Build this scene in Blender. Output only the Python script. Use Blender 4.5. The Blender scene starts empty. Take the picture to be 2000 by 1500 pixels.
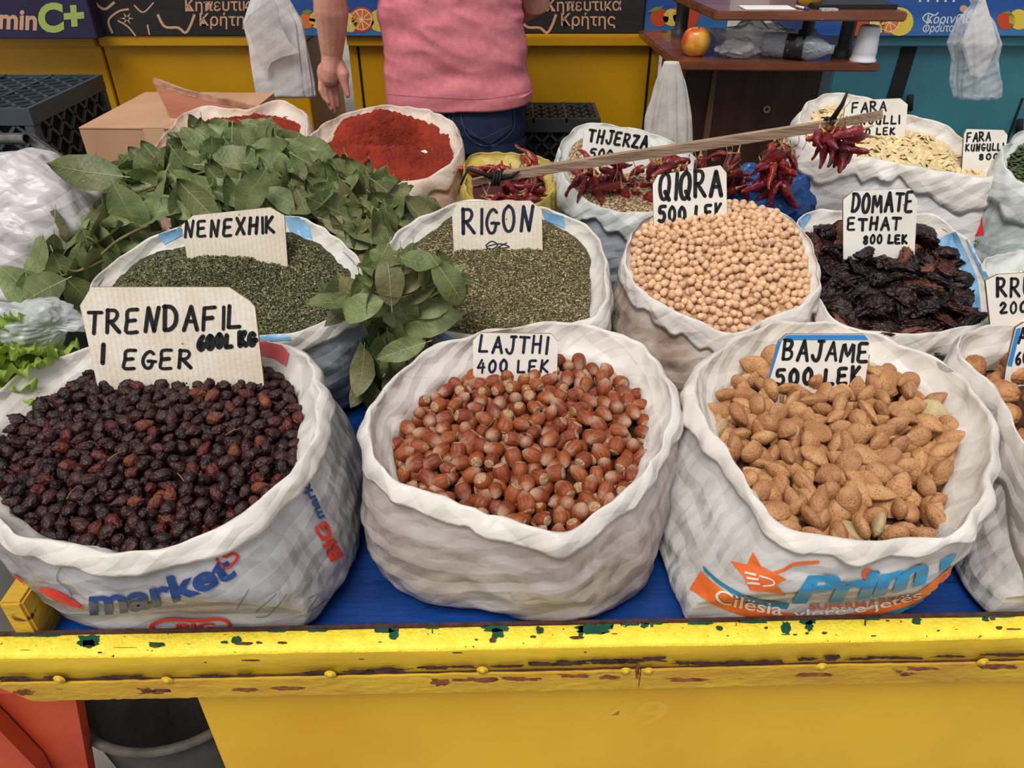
import bpy, bmesh, math, random
import numpy as np
from math import sin, cos, pi, radians, atan2, sqrt
from mathutils import Vector, Matrix, Euler, noise
from mathutils.bvhtree import BVHTree

SC = bpy.context.scene
COL = SC.collection
# ------------------------------------------------------------------ camera, sky, lights, exposure
F, PITCH, H = 1450.0, radians(34), 1.5          # focal length in pixels of the 2000x1500 frame
cd = bpy.data.cameras.new('camera'); cd.sensor_width = 36; cd.lens = F/2000*36; cd.clip_start = .02
cam = bpy.data.objects.new('camera', cd); COL.objects.link(cam)
cam.location = (0, 0, H); cam.rotation_euler = (pi/2-PITCH, 0, 0)
SC.camera = cam
W = bpy.data.worlds.new('sky'); SC.world = W; W.use_nodes = True
bg = W.node_tree.nodes['Background']
bg.inputs['Color'].default_value = (.97, .965, .98, 1); bg.inputs['Strength'].default_value = .54
sd = bpy.data.lights.new('sun', 'SUN'); sd.energy = 2.85; sd.angle = radians(32); sd.color = (1, .965, .91)
so = bpy.data.objects.new('sun', sd); COL.objects.link(so); so.rotation_euler = (radians(24), radians(-14), 0); so.location = (0, 0, 5)
SC.view_settings.view_transform = 'Standard'; SC.view_settings.look = 'None'
SC.view_settings.gamma = 1; SC.view_settings.use_curve_mapping = False
SC.view_settings.exposure = 0.0
SC.cycles.max_bounces = 8; SC.cycles.transparent_max_bounces = 12

CAM = Vector((0, 0, H)); cP, sP = cos(PITCH), sin(PITCH)
TRAY = .745
YR0 = .571
def ray(u, v):
    a = (u-1000)/F; b = (750-v)/F
    return Vector((a, cP+b*sP, -sP+b*cP))
def PZ(u, v, z):
    d = ray(u, v); return CAM+d*((z-H)/d.z)
def PY(u, v, Y):
    d = ray(u, v); return CAM+d*(Y/d.y)
def plane_hit(p0, n):
    def f(u, v):
        d = ray(u, v); return CAM+d*((p0-CAM).dot(n)/d.dot(n)), n
    return f
def nz(x, y=0., z=0.): return noise.noise(Vector((x, y, z)))

# ------------------------------------------------------------------ materials
def lin(c):
    r = []
    for x in c[:3]:
        x = x/255
        r.append(x/12.92 if x <= .04045 else ((x+.055)/1.055)**2.4)
    return (*r, 1)
_MC = {}
def M(name, col, col2=None, ns=6, rough=.6, bump=0, bs=40, rnd=0, metal=0, transl=0, spec=.5, coat=0, stretch=(1, 1, 1),
      col3=None, thr=.62, s3=12, soft=.04, alpha=1, bump2=0, bs2=12, crinkle=0, cs=14, gen=False, wave=0, ridge=0, rsc=18, rst=(1, 1, 1), trans=0, ior=1.45, lo=.35, hi=.65):
    if name in _MC: return _MC[name]
    m = bpy.data.materials.new(name); m.use_nodes = True; _MC[name] = m
    nt = m.node_tree; N = nt.nodes; L = nt.links
    bs_ = N['Principled BSDF']; out = N['Material Output']
    tc = N.new('ShaderNodeTexCoord'); src = tc.outputs['Generated' if gen else 'Object']
    mp = N.new('ShaderNodeMapping'); L.new(src, mp.inputs[0]); mp.inputs['Scale'].default_value = stretch
    oi = N.new('ShaderNodeObjectInfo')
    add = N.new('ShaderNodeVectorMath'); add.operation = 'ADD'; L.new(mp.outputs[0], add.inputs[0])
    if rnd:
        sc_ = N.new('ShaderNodeVectorMath'); sc_.operation = 'SCALE'; sc_.inputs[0].default_value = (7, 3, 5); L.new(oi.outputs['Random'], sc_.inputs['Scale']); L.new(sc_.outputs[0], add.inputs[1])
    vec = add.outputs[0]
    def noi(scale, det=4):
        n = N.new('ShaderNodeTexNoise'); n.inputs['Scale'].default_value = scale; n.inputs['Detail'].default_value = det; L.new(vec, n.inputs['Vector']); return n.outputs['Fac']
    def mix(f, a, b, mode='MIX'):
        x = N.new('ShaderNodeMix'); x.data_type = 'RGBA'; x.blend_type = mode
        if isinstance(f, (int, float)): x.inputs[0].default_value = f
        else: L.new(f, x.inputs[0])
        for s, v in ((x.inputs[6], a), (x.inputs[7], b)):
            if isinstance(v, tuple): s.default_value = v
            else: L.new(v, s)
        return x.outputs[2]
    def rng(s, a, b, c=0, d=1):
        r = N.new('ShaderNodeMapRange'); L.new(s, r.inputs[0])
        for i, v in enumerate((a, b, c, d)): r.inputs[i+1].default_value = v
        return r.outputs[0]
    c = lin(col)
    if col2: c = mix(rng(noi(ns), lo, hi), c, lin(col2))
    if rnd:
        ge = N.new('ShaderNodeNewGeometry')
        sm = N.new('ShaderNodeMath'); sm.operation = 'ADD'; L.new(oi.outputs['Random'], sm.inputs[0]); L.new(ge.outputs['Random Per Island'], sm.inputs[1])
        fr = N.new('ShaderNodeMath'); fr.operation = 'FRACT'; L.new(sm.outputs[0], fr.inputs[0])
        hs = N.new('ShaderNodeHueSaturation')
        L.new(rng(fr.outputs[0], 0, 1, 1-rnd, 1+rnd), hs.inputs['Value'])
        L.new(rng(fr.outputs[0], 0, 1, .5-.03*rnd, .5+.03*rnd), hs.inputs['Hue'])
        if isinstance(c, tuple): hs.inputs['Color'].default_value = c
        else: L.new(c, hs.inputs['Color'])
        c = hs.outputs[0]
        if col3: c = mix(rng(fr.outputs[0], thr, thr+.01), c, lin(col3))
    elif col3: c = mix(rng(noi(s3, 6), thr, thr+soft), c, lin(col3))
    if isinstance(c, tuple): bs_.inputs['Base Color'].default_value = c
    else: L.new(c, bs_.inputs['Base Color'])
    bs_.inputs['Roughness'].default_value = rough; bs_.inputs['Metallic'].default_value = metal
    bs_.inputs['Specular IOR Level'].default_value = spec; bs_.inputs['Coat Weight'].default_value = coat
    bs_.inputs['Transmission Weight'].default_value = trans; bs_.inputs['IOR'].default_value = ior
    nrm = None
    def bmp(h, st, dist):
        nonlocal nrm
        b = N.new('ShaderNodeBump'); b.inputs['Strength'].default_value = st; b.inputs['Distance'].default_value = dist
        L.new(h, b.inputs['Height'])
        if nrm: L.new(nrm, b.inputs['Normal'])
        nrm = b.outputs[0]
    if crinkle:
        v = N.new('ShaderNodeTexVoronoi'); v.feature = 'DISTANCE_TO_EDGE'; v.inputs['Scale'].default_value = cs
        dn = N.new('ShaderNodeTexNoise'); dn.inputs['Scale'].default_value = cs*.7; L.new(vec, dn.inputs['Vector'])
        dm = N.new('ShaderNodeVectorMath'); dm.operation = 'MULTIPLY_ADD'; L.new(dn.outputs['Color'], dm.inputs[0]); dm.inputs[1].default_value = (.12,)*3; L.new(vec, dm.inputs[2])
        L.new(dm.outputs[0], v.inputs['Vector'])
        bmp(rng(v.outputs['Distance'], 0, .35), crinkle, .012)
    if wave:
        wv = N.new('ShaderNodeTexWave'); wv.inputs['Scale'].default_value = wave; wv.inputs['Distortion'].default_value = .3; L.new(vec, wv.inputs['Vector']); bmp(wv.outputs['Fac'], .35, .002)
    if ridge:
        hs_ = None
        for q_, (ro, k_, am_) in enumerate((((.4, .9, .2), 1, 1), ((-.7, .3, 1.3), 1.55, .8), ((1.2, -.5, 2.2), 2.3, .55))):
            rm_ = N.new('ShaderNodeMapping'); L.new(src, rm_.inputs[0]); rm_.inputs['Rotation'].default_value = ro if rst == (1, 1, 1) else (ro[0]*.25, 1.57+ro[1]*.3, ro[2])
            wv = N.new('ShaderNodeTexWave'); wv.wave_profile = 'TRI'; wv.inputs['Scale'].default_value = rsc*k_*.35; wv.inputs['Distortion'].default_value = 5; wv.inputs['Detail'].default_value = 1.5; wv.inputs['Detail Scale'].default_value = 1.1
            L.new(rm_.outputs[0], wv.inputs['Vector'])
            mm_ = N.new('ShaderNodeMath'); mm_.operation = 'MULTIPLY_ADD'; L.new(wv.outputs['Fac'], mm_.inputs[0]); mm_.inputs[1].default_value = am_
            if hs_: L.new(hs_, mm_.inputs[2])
            else: mm_.inputs[2].default_value = 0
            hs_ = mm_.outputs[0]
        bmp(hs_, ridge, .006)
    if bump2: bmp(noi(bs2, 3), bump2, .02)
    if bump: bmp(noi(bs, 4), bump, .004)
    if nrm: L.new(nrm, bs_.inputs['Normal'])
    sh = bs_.outputs[0]
    if transl:
        t = N.new('ShaderNodeBsdfTranslucent')
        if isinstance(c, tuple): t.inputs[0].default_value = c
        else: L.new(c, t.inputs[0])
        if nrm: L.new(nrm, t.inputs['Normal'])
        x = N.new('ShaderNodeMixShader'); x.inputs[0].default_value = transl; L.new(sh, x.inputs[1]); L.new(t.outputs[0], x.inputs[2]); sh = x.outputs[0]
    if alpha < 1:
        t = N.new('ShaderNodeBsdfTransparent'); x = N.new('ShaderNodeMixShader'); x.inputs[0].default_value = alpha
        L.new(t.outputs[0], x.inputs[1]); L.new(sh, x.inputs[2]); sh = x.outputs[0]
    L.new(sh, out.inputs['Surface'])
    return m

# ------------------------------------------------------------------ object helpers
def link(name, me, parent=None, loc=None):
    o = bpy.data.objects.new(name, me); COL.objects.link(o)
    if loc is not None: o.location = loc
    if parent: o.parent = parent
    return o
def tag(o, label=None, cat=None, group=None, kind=None):
    if label: o['label'] = label
    if cat: o['category'] = cat
    if group: o['group'] = group
    if kind: o['kind'] = kind
    return o
def thing(name, loc, label, cat, group=None):
    return tag(link(name, None, None, loc), label, cat, group)
def mk(name, V, Fc, mat, smooth=True, mats=None, fm=None):
    me = bpy.data.meshes.new(name); me.from_pydata([tuple(v) for v in V], [], Fc)
    for m in (mats or [mat]): me.materials.append(m)
    if fm is not None: me.polygons.foreach_set('material_index', fm)
    if smooth: me.polygons.foreach_set('use_smooth', [True]*len(me.polygons))
    me.update(); return me
def obj(name, V, Fc, mat, parent=None, smooth=True, loc=None, **k):
    """mesh given in world coordinates; stored relative to its parent or to loc"""
    o_ = Vector(loc) if loc is not None else (parent_loc(parent) if parent else Vector())
    me = mk(name, [Vector(v)-o_ for v in V], Fc, mat, smooth, **k)
    if parent: return link(name, me, parent)
    return link(name, me, None, o_)
def parent_loc(p):
    l = Vector()
    while p: l += p.location; p = p.parent
    return l
def fixn(me):
    bm = bmesh.new(); bm.from_mesh(me); bmesh.ops.recalc_face_normals(bm, faces=bm.faces); bm.to_mesh(me); bm.free()
class MB:
    def __init__(s): s.V = []; s.F = []
    def add(s, V, Fc):
        n = len(s.V); s.V += [Vector(v) for v in V]; s.F += [tuple(i+n for i in f) for f in Fc]; return s
    def box(s, x0, x1, y0, y1, z0, z1, R=None, bev=0):
        bm = bmesh.new(); bmesh.ops.create_cube(bm, size=1)
        for v in bm.verts: v.co = Vector(((x0+x1)/2+v.co.x*(x1-x0), (y0+y1)/2+v.co.y*(y1-y0), (z0+z1)/2+v.co.z*(z1-z0)))
        if bev: bmesh.ops.bevel(bm, geom=bm.edges[:], offset=bev, segments=2, affect='EDGES')
        if R is not None:
            for v in bm.verts: v.co = R @ v.co
        bm.verts.index_update(); s.add([v.co.copy() for v in bm.verts], [[v.index for v in f.verts] for f in bm.faces]); bm.free(); return s
    def tube(s, pts, r, n=8, cap=True):
        pa = None
        pts = [Vector(p) for p in pts]; m = len(pts); rr = r if isinstance(r, (list, tuple)) else [r]*m
        V = []; up = Vector((0, 0, 1))
        for i, p in enumerate(pts):
            t = (pts[min(i+1, m-1)]-pts[max(i-1, 0)])
            t = t.normalized() if t.length > 1e-9 else Vector((0, 0, 1))
            a = t.cross(up if abs(t.dot(up)) < .95 else Vector((1, 0, 0))).normalized() if pa is None else (pa-t*pa.dot(t)).normalized()
            pa = a; b = t.cross(a)
            for k in range(n): V.append(p+(a*cos(2*pi*k/n)+b*sin(2*pi*k/n))*rr[i])
        Fc = [(i*n+k, i*n+(k+1) % n, (i+1)*n+(k+1) % n, (i+1)*n+k) for i in range(m-1) for k in range(n)]
        if cap: Fc += [tuple(range(n)), tuple((m-1)*n+k for k in reversed(range(n)))]
        return s.add(V, Fc)
    def lathe(s, prof, c=(0, 0, 0), n=24, R=None):
        V = []; c = Vector(c)
        for r, z in prof:
            for k in range(n):
                p = Vector((r*cos(2*pi*k/n), r*sin(2*pi*k/n), z)); V.append((R @ p if R else p)+c)
        m = len(prof)
        Fc = [(i*n+k, i*n+(k+1) % n, (i+1)*n+(k+1) % n, (i+1)*n+k) for i in range(m-1) for k in range(n)]
        return s.add(V, Fc)
    def prism(s, poly, off):
        """polygon of 3D points, thickened by the vector off"""
        n = len(poly); off = Vector(off)
        V = [Vector(p) for p in poly]+[Vector(p)+off for p in poly]
        return s.add(V, [tuple(range(n)), tuple(2*n-1-k for k in range(n))]+[(k, k+n, (k+1) % n+n, (k+1) % n) for k in range(n)])
    def out(s, name, mat, parent=None, smooth=False, loc=None, **k):
        o = obj(name, s.V, s.F, mat, parent, smooth, loc, **k); fixn(o.data); return o
def catmull(P, n, closed=True):
    P = [Vector(p) for p in P]; m = len(P); R = []
    for i in range(n):
        t = i/n*m if closed else i/(n-1)*(m-1)*.999999; k = int(t); f = t-k
        g = (lambda j: P[j % m]) if closed else (lambda j: P[max(0, min(m-1, j))])
        a, b, c, d = g(k-1), g(k), g(k+1), g(k+2)
        R.append(.5*((2*b)+(c-a)*f+(2*a-5*b+4*c-d)*f*f+(3*b-a-3*c+d)*f**3))
    return R
def spin(v):
    return v[0]

# ------------------------------------------------------------------ flat print laid on a surface (text, logos)
def text_mesh(s, bold=0.0, shear=0.0, space=1.0):
    cu = bpy.data.curves.new('t', 'FONT'); cu.body = s; cu.size = 1; cu.offset = bold; cu.shear = shear; cu.space_character = space; cu.resolution_u = 4
    o = bpy.data.objects.new('t', cu); COL.objects.link(o)
    dg = bpy.context.evaluated_depsgraph_get(); me = bpy.data.meshes.new_from_object(o.evaluated_get(dg))
    V = [(v.co.x, v.co.y) for v in me.vertices]; Fc = [tuple(p.vertices) for p in me.polygons]
    bpy.data.objects.remove(o); bpy.data.curves.remove(cu); bpy.data.meshes.remove(me)
    return V, Fc
def print_px(name, shapes, hit, mat, parent, off=.0006, maxl=6):
    """shapes: list of (2D verts in photo pixels, faces); laid on the surface found by hit(u, v)"""
    bm = bmesh.new()
    for V, Fc in shapes:
        vs = [bm.verts.new((x, y, 0)) for x, y in V]
        for f in Fc:
            try: bm.faces.new([vs[i] for i in f])
            except ValueError: pass
    if maxl:
        for _ in range(5):
            bmesh.ops.triangulate(bm, faces=bm.faces[:])
            L = [e for e in bm.edges if e.calc_length() > maxl]
            if not L: break
            bmesh.ops.subdivide_edges(bm, edges=L, cuts=1)
    bmesh.ops.triangulate(bm, faces=bm.faces[:])
    bm.verts.index_update(); V = []; ok = []
    for v in bm.verts:
        r = hit(v.co.x, v.co.y)
        if r is None: V.append(Vector()); ok.append(False); continue
        p, n = r
        if n.dot(CAM-p) < 0: n = -n
        V.append(p+n*off); ok.append(True)
    Fc = [[v.index for v in f.verts] for f in bm.faces if all(ok[v.index] for v in f.verts)]
    Fc = [f for f in Fc if max((V[f[i]]-V[f[i-1]]).length for i in range(3)) < .06 or not maxl]
    bm.free()
    if not Fc: return None
    return obj(name, V, Fc, mat, parent, smooth=bool(maxl))
def text_px(s, u0, v0, u1, v1, h, bold=.02, shear=0, bend=0, up=None):
    """text whose baseline runs from (u0,v0) to (u1,v1), h pixels tall"""
    V, Fc = text_mesh(s, bold, shear)
    x0 = min(v[0] for v in V); x1 = max(v[0] for v in V); hh = .72
    ex = (u1-u0, v1-v0); l = sqrt(ex[0]**2+ex[1]**2); nx = (ex[1]/l, -ex[0]/l)
    out = []
    for x, y in V:
        t = (x-x0)/(x1-x0); k = y/hh*h
        # bend: baseline sagging by bend pixels in the middle, letters turned with it
        sag = bend*4*t*(1-t); sl = bend*4*(1-2*t)/l
        n2 = (nx[0]+(-ex[0]/l)*(-sl)*0, nx[1])
        tx, ty = ex[0]/l, ex[1]/l
        dx, dy = tx-nx[0]*sl, ty-nx[1]*sl
        q = sqrt(dx*dx+dy*dy); n2 = (dy/q, -dx/q)
        out.append((u0+ex[0]*t-nx[0]*sag+n2[0]*k, v0+ex[1]*t-nx[1]*sag+n2[1]*k))
    return out, Fc
def poly_px(P): return (list(P), [tuple(range(len(P)))])
def band_px(A, B, n=24, closed=False):
    A = catmull([(*a, 0) for a in A], n, closed); B = catmull([(*b, 0) for b in B], n, closed)
    V = [(a.x, a.y) for a in A]+[(b.x, b.y) for b in B]; m = n if closed else n-1
    return V, [(i, (i+1) % n, n+(i+1) % n, n+i) for i in range(m)]
def line_px(P, w, n=None, closed=False):
    """stroke of width w along P"""
    P = catmull([(*p, 0) for p in P], n, closed) if n else [Vector((*p, 0)) for p in P]
    m = len(P); V = []; Fc = []
    for i, p in enumerate(P):
        a = P[(i-1) % m] if closed else P[max(0, i-1)]; b = P[(i+1) % m] if closed else P[min(m-1, i+1)]
        t = (b-a).normalized(); q = Vector((-t.y, t.x, 0))*w/2
        V += [((p+q).x, (p+q).y), ((p-q).x, (p-q).y)]
    for i in range(m if closed else m-1):
        j = (i+1) % m; Fc.append((2*i, 2*j, 2*j+1, 2*i+1))
    return V, Fc
def disc_px(u, v, rx, ry=None, n=20, a0=0, a1=2*pi):
    ry = ry or rx; P = [(u+rx*cos(a0+(a1-a0)*k/n), v+ry*sin(a0+(a1-a0)*k/n)) for k in range(n+(0 if a1-a0 > 6.28 else 1))]
    return poly_px(P if a1-a0 > 6.28 else P+[(u, v)])

# ------------------------------------------------------------------ hand lettering: strokes of a marker
GL = {
 'A': [[(0, 0), (.5, 1), (.92, 0)], [(.18, .38), (.78, .36)]],
 'B': [[(.05, 1), (0, 0)], [(.05, 1), (.6, .98), (.72, .78), (.5, .56), (.08, .52)], [(.3, .53), (.72, .42), (.78, .2), (.55, .02), (0, 0)]],
 'C': [[(.85, .85), (.5, 1), (.12, .7), (.08, .3), (.4, 0), (.85, .15)]],
 'D': [[(.05, 1), (0, 0)], [(-.02, .98), (.5, .95), (.82, .65), (.75, .25), (.4, .02), (0, 0)]],
 'E': [[(.75, 1), (.08, .96), (.04, .5), (0, .02), (.75, 0)], [(.05, .5), (.6, .53)]],
 'F': [[(.8, .98), (.05, .96), (.02, .5), (0, 0)], [(.05, .5), (.62, .52)]],
 'G': [[(.78, .86), (.5, 1), (.15, .78), (.02, .4), (.25, .04), (.6, .06), (.72, .4), (.4, .42)], [(.72, .4), (.95, .4)]],
 'H': [[(.08, 1), (0, 0)], [(.8, 1), (.72, 0)], [(.04, .5), (.76, .52)]],
 'I': [[(.1, 1), (.08, 0)]],
 'J': [[(.45, 1), (.95, 1)], [(.72, 1), (.66, .25), (.45, 0), (.15, .08), (.02, .25)]],
 'K': [[(.08, 1), (0, 0)], [(.72, .98), (.06, .45), (.8, 0)]],
 'L': [[(.08, 1), (0, .02), (.78, .03)]],
 'M': [[(0, 0), (.16, 1), (.48, .3), (.86, 1), (.92, 0)]],
 'N': [[(0, 0), (.14, 1), (.6, 0), (.86, 1)]],
 'O': [[(.45, 1), (.1, .8), (0, .4), (.2, .02), (.6, .03), (.82, .4), (.75, .82), (.45, 1)]],
 'Q': [[(.5, 1), (.1, .78), (.02, .35), (.25, .02), (.62, .08), (.82, .5), (.75, .85), (.5, 1)], [(.48, .28), (.82, -.02)]],
 'R': [[(.05, 1), (0, 0)], [(0, .97), (.55, .96), (.72, .76), (.5, .52), (.05, .48)], [(.22, .48), (.85, 0)]],
 'S': [[(.75, .88), (.4, 1), (.1, .8), (.4, .55), (.72, .35), (.55, .04), (.05, .1)]],
 'T': [[(0, .97), (.92, .95)], [(.46, .96), (.42, 0)]],
 'U': [[(.05, 1), (.02, .3), (.3, 0), (.62, .15), (.75, 1)], [(.75, 1), (.72, 0)]],
 'X': [[(.05, 1), (.8, 0)], [(.85, 1), (0, 0)]],
 'Z': [[(.05, .96), (.8, .96), (.02, .04), (.85, .02)]],
 '0': [[(.4, 1), (.06, .7), (.05, .25), (.35, 0), (.7, .25), (.7, .75), (.4, 1)]],
 '2': [[(.05, .75), (.35, 1), (.68, .75), (.4, .4), (0, .02), (.8, .04)]],
 '4': [[(.45, 1), (.02, .38), (.8, .42)], [(.62, .75), (.58, 0)]],
 '5': [[(.78, 1), (.15, .97), (.1, .58), (.5, .62), (.72, .3), (.45, 0), (.02, .08)]],
 '6': [[(.7, 1), (.2, .65), (.05, .25), (.35, 0), (.7, .2), (.55, .5), (.12, .38)]],
 '8': [[(.4, 1), (.1, .78), (.4, .53), (.72, .25), (.4, 0), (.08, .25), (.4, .53), (.7, .78), (.4, 1)]],
 ',': [[(.1, .1), (0, -.15)]],
}
def strokes(s, u0, v0, u1, v1, h, th, rs, slant=.06):
    wd = lambda c: .32 if c == 'I' else (.55 if c == ' ' else (1.25 if c == 'M' else 1.0))
    tot = sum(wd(c) for c in s); L = sqrt((u1-u0)**2+(v1-v0)**2)
    ex = ((u1-u0)/L, (v1-v0)/L); ey = (ex[1], -ex[0]); x = 0; shapes = []
    for c in s:
        w = wd(c)/tot*L
        if c in GL:
            gw = w*(.74 if c != 'I' else 2.0); jh = h*rs.uniform(.93, 1.05); jy = rs.uniform(-.04, .05)*h; js = slant+rs.uniform(-.05, .05)
            for st in GL[c]:
                P = []
                pts = st
                if len(st) > 4:
                    pts = [(p.x, p.y) for p in catmull([(*p, 0) for p in st], len(st)*3, False)]
                for (a, b) in pts:
                    gx = x+a*gw+js*b*h; gy = jy+b*jh
                    P.append((u0+ex[0]*gx+ey[0]*gy, v0+ex[1]*gx+ey[1]*gy))
                t = th*1.3*rs.uniform(.85, 1.12)
                if len(st) > 4:
                    shapes.append(line_px(P, t))
                    for q in (P[0], P[-1]): shapes.append(disc_px(q[0], q[1], t*.5, n=8))
                else:
                    for q0, q1 in zip(P, P[1:]): shapes.append(line_px([q0, q1], t))
                    for q in P: shapes.append(disc_px(q[0], q[1], t*.5, n=10))
        x += w
    return shapes
INK = M('black_marker_ink', (24, 24, 26), rough=.5)
INKB = M('blue_black_marker_ink', (28, 34, 58), rough=.5)
CARD = M('sun_bleached_card', (232, 222, 206), (216, 202, 180), ns=14, rough=.85, bump=.2, bs=160, wave=42, col3=(120, 92, 66), thr=.725, s3=130, soft=.02)
CARDW = M('white_painted_card', (236, 232, 223), (220, 213, 200), ns=10, rough=.7, bump=.15, bs=90, col3=(158, 128, 96), thr=.74, s3=70, soft=.02)
CARDE = M('raw_card_edge', (150, 120, 88), (112, 88, 62), ns=60, rough=.9)
BLUEP = M('blue_card_edging', (48, 130, 200), rough=.5)
def sign(label, poly, base, lines, mat, tilt=14, ink=None, stripes=(), yaw=0, ridges=False, scribble=()):
    """price card: poly in photo pixels, standing in the goods at base (u, v, z)"""
    rs = random.Random(hash(len(label)*7+len(poly)) % 1000+len(lines))
    p0 = PZ(*base); t = radians(tilt); n = Vector((sin(radians(yaw))*cos(t), -cos(radians(yaw))*cos(t), sin(t)))
    hit = plane_hit(p0, n); fr = [hit(*p)[0] for p in poly]
    mb = MB().prism(fr, -n*.004)
    o = mb.out('price_sign', mat, loc=p0, mats=[mat, CARDE], fm=[0]+[1]*(1+len(fr)))
    tag(o, label, 'sign', 'hand lettered price cards in the sacks')
    sh = []
    for (s, u0, v0, u1, v1, h, th) in lines: sh += strokes(s, u0, v0, u1, v1, h, th, rs)
    for P, w in scribble: sh.append(line_px(P, w, len(P)*4))
    print_px('lettering', sh, hit, ink or INK, o, .0007, 0)
    for P in stripes: print_px('edge_stripe', [poly_px(P)], hit, BLUEP, o, .0005, 0)
    return o

def crumple(p, f, dirs, seed):
    """piecewise flat folds of a thin film: warped triangle waves"""
    w = noise.noise_vector(p*f*.42+Vector((seed, seed*2, 0)))*(.62/f); q = p+w; t = 0
    for d, k, a in dirs:
        x = q.dot(d)*f*k+seed*k; t += a*(abs((x % 1.0)*2-1)-.5)
    return t
FOLD = [(Vector((.6, .5, .62)).normalized(), 1, 1), (Vector((-.7, .45, .5)).normalized(), 1.37, .8), (Vector((.2, -.8, .7)).normalized(), 2.2, .45), (Vector((.9, -.3, -.2)).normalized(), .61, 1)]
SWAG = [(Vector((.32, .25, 1)).normalized(), 1, 1), (Vector((-.42, .3, 1)).normalized(), 1.6, .6), (Vector((.15, -.5, 1)).normalized(), 2.7, .35), (Vector((.8, .5, .3)).normalized(), .5, .8)]
# ------------------------------------------------------------------ open sacks with a rolled rim
WHITE = (232, 229, 225)
def sack_mat(name, tint=None, tint2=None, amount=.0, print_=None):
    pass
CUFF = M('white_plastic_film', (243, 237, 229), (230, 223, 214), ns=9, rough=.42, bump=.18, bs=70, transl=.22, ridge=.55, rsc=16, bump2=.15, bs2=16, coat=.1)
CUFFG = M('greenish_plastic_film', (228, 231, 226), (212, 216, 212), ns=9, rough=.42, bump=.18, bs=70, transl=.22, ridge=.55, rsc=16, bump2=.15, bs2=16)
CUFFP = M('paprika_dusted_film', (236, 224, 212), (228, 196, 172), ns=11, rough=.5, bump=.4, bs=60, transl=.22, crinkle=.2, ridge=.4, rsc=9, cs=15, bump2=.3, bs2=14, col3=(190, 84, 50), thr=.70, s3=24, soft=.08)
CUFFY = M('yellow_plastic_film', (226, 206, 118), (212, 186, 92), ns=8, rough=.4, bump=.4, bs=60, transl=.3, crinkle=.35, cs=13, bump2=.3, bs2=14)
def body_mat(name, a, b, ns=30, crinkle=.25, rough=.33):
    return M(name, a, b, ns=ns, rough=rough, bump=.2, bs=60, transl=.12, bump2=.15, bs2=12, ridge=.42, rsc=24, rst=(.8, .8, 3.4), coat=.35)
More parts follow.
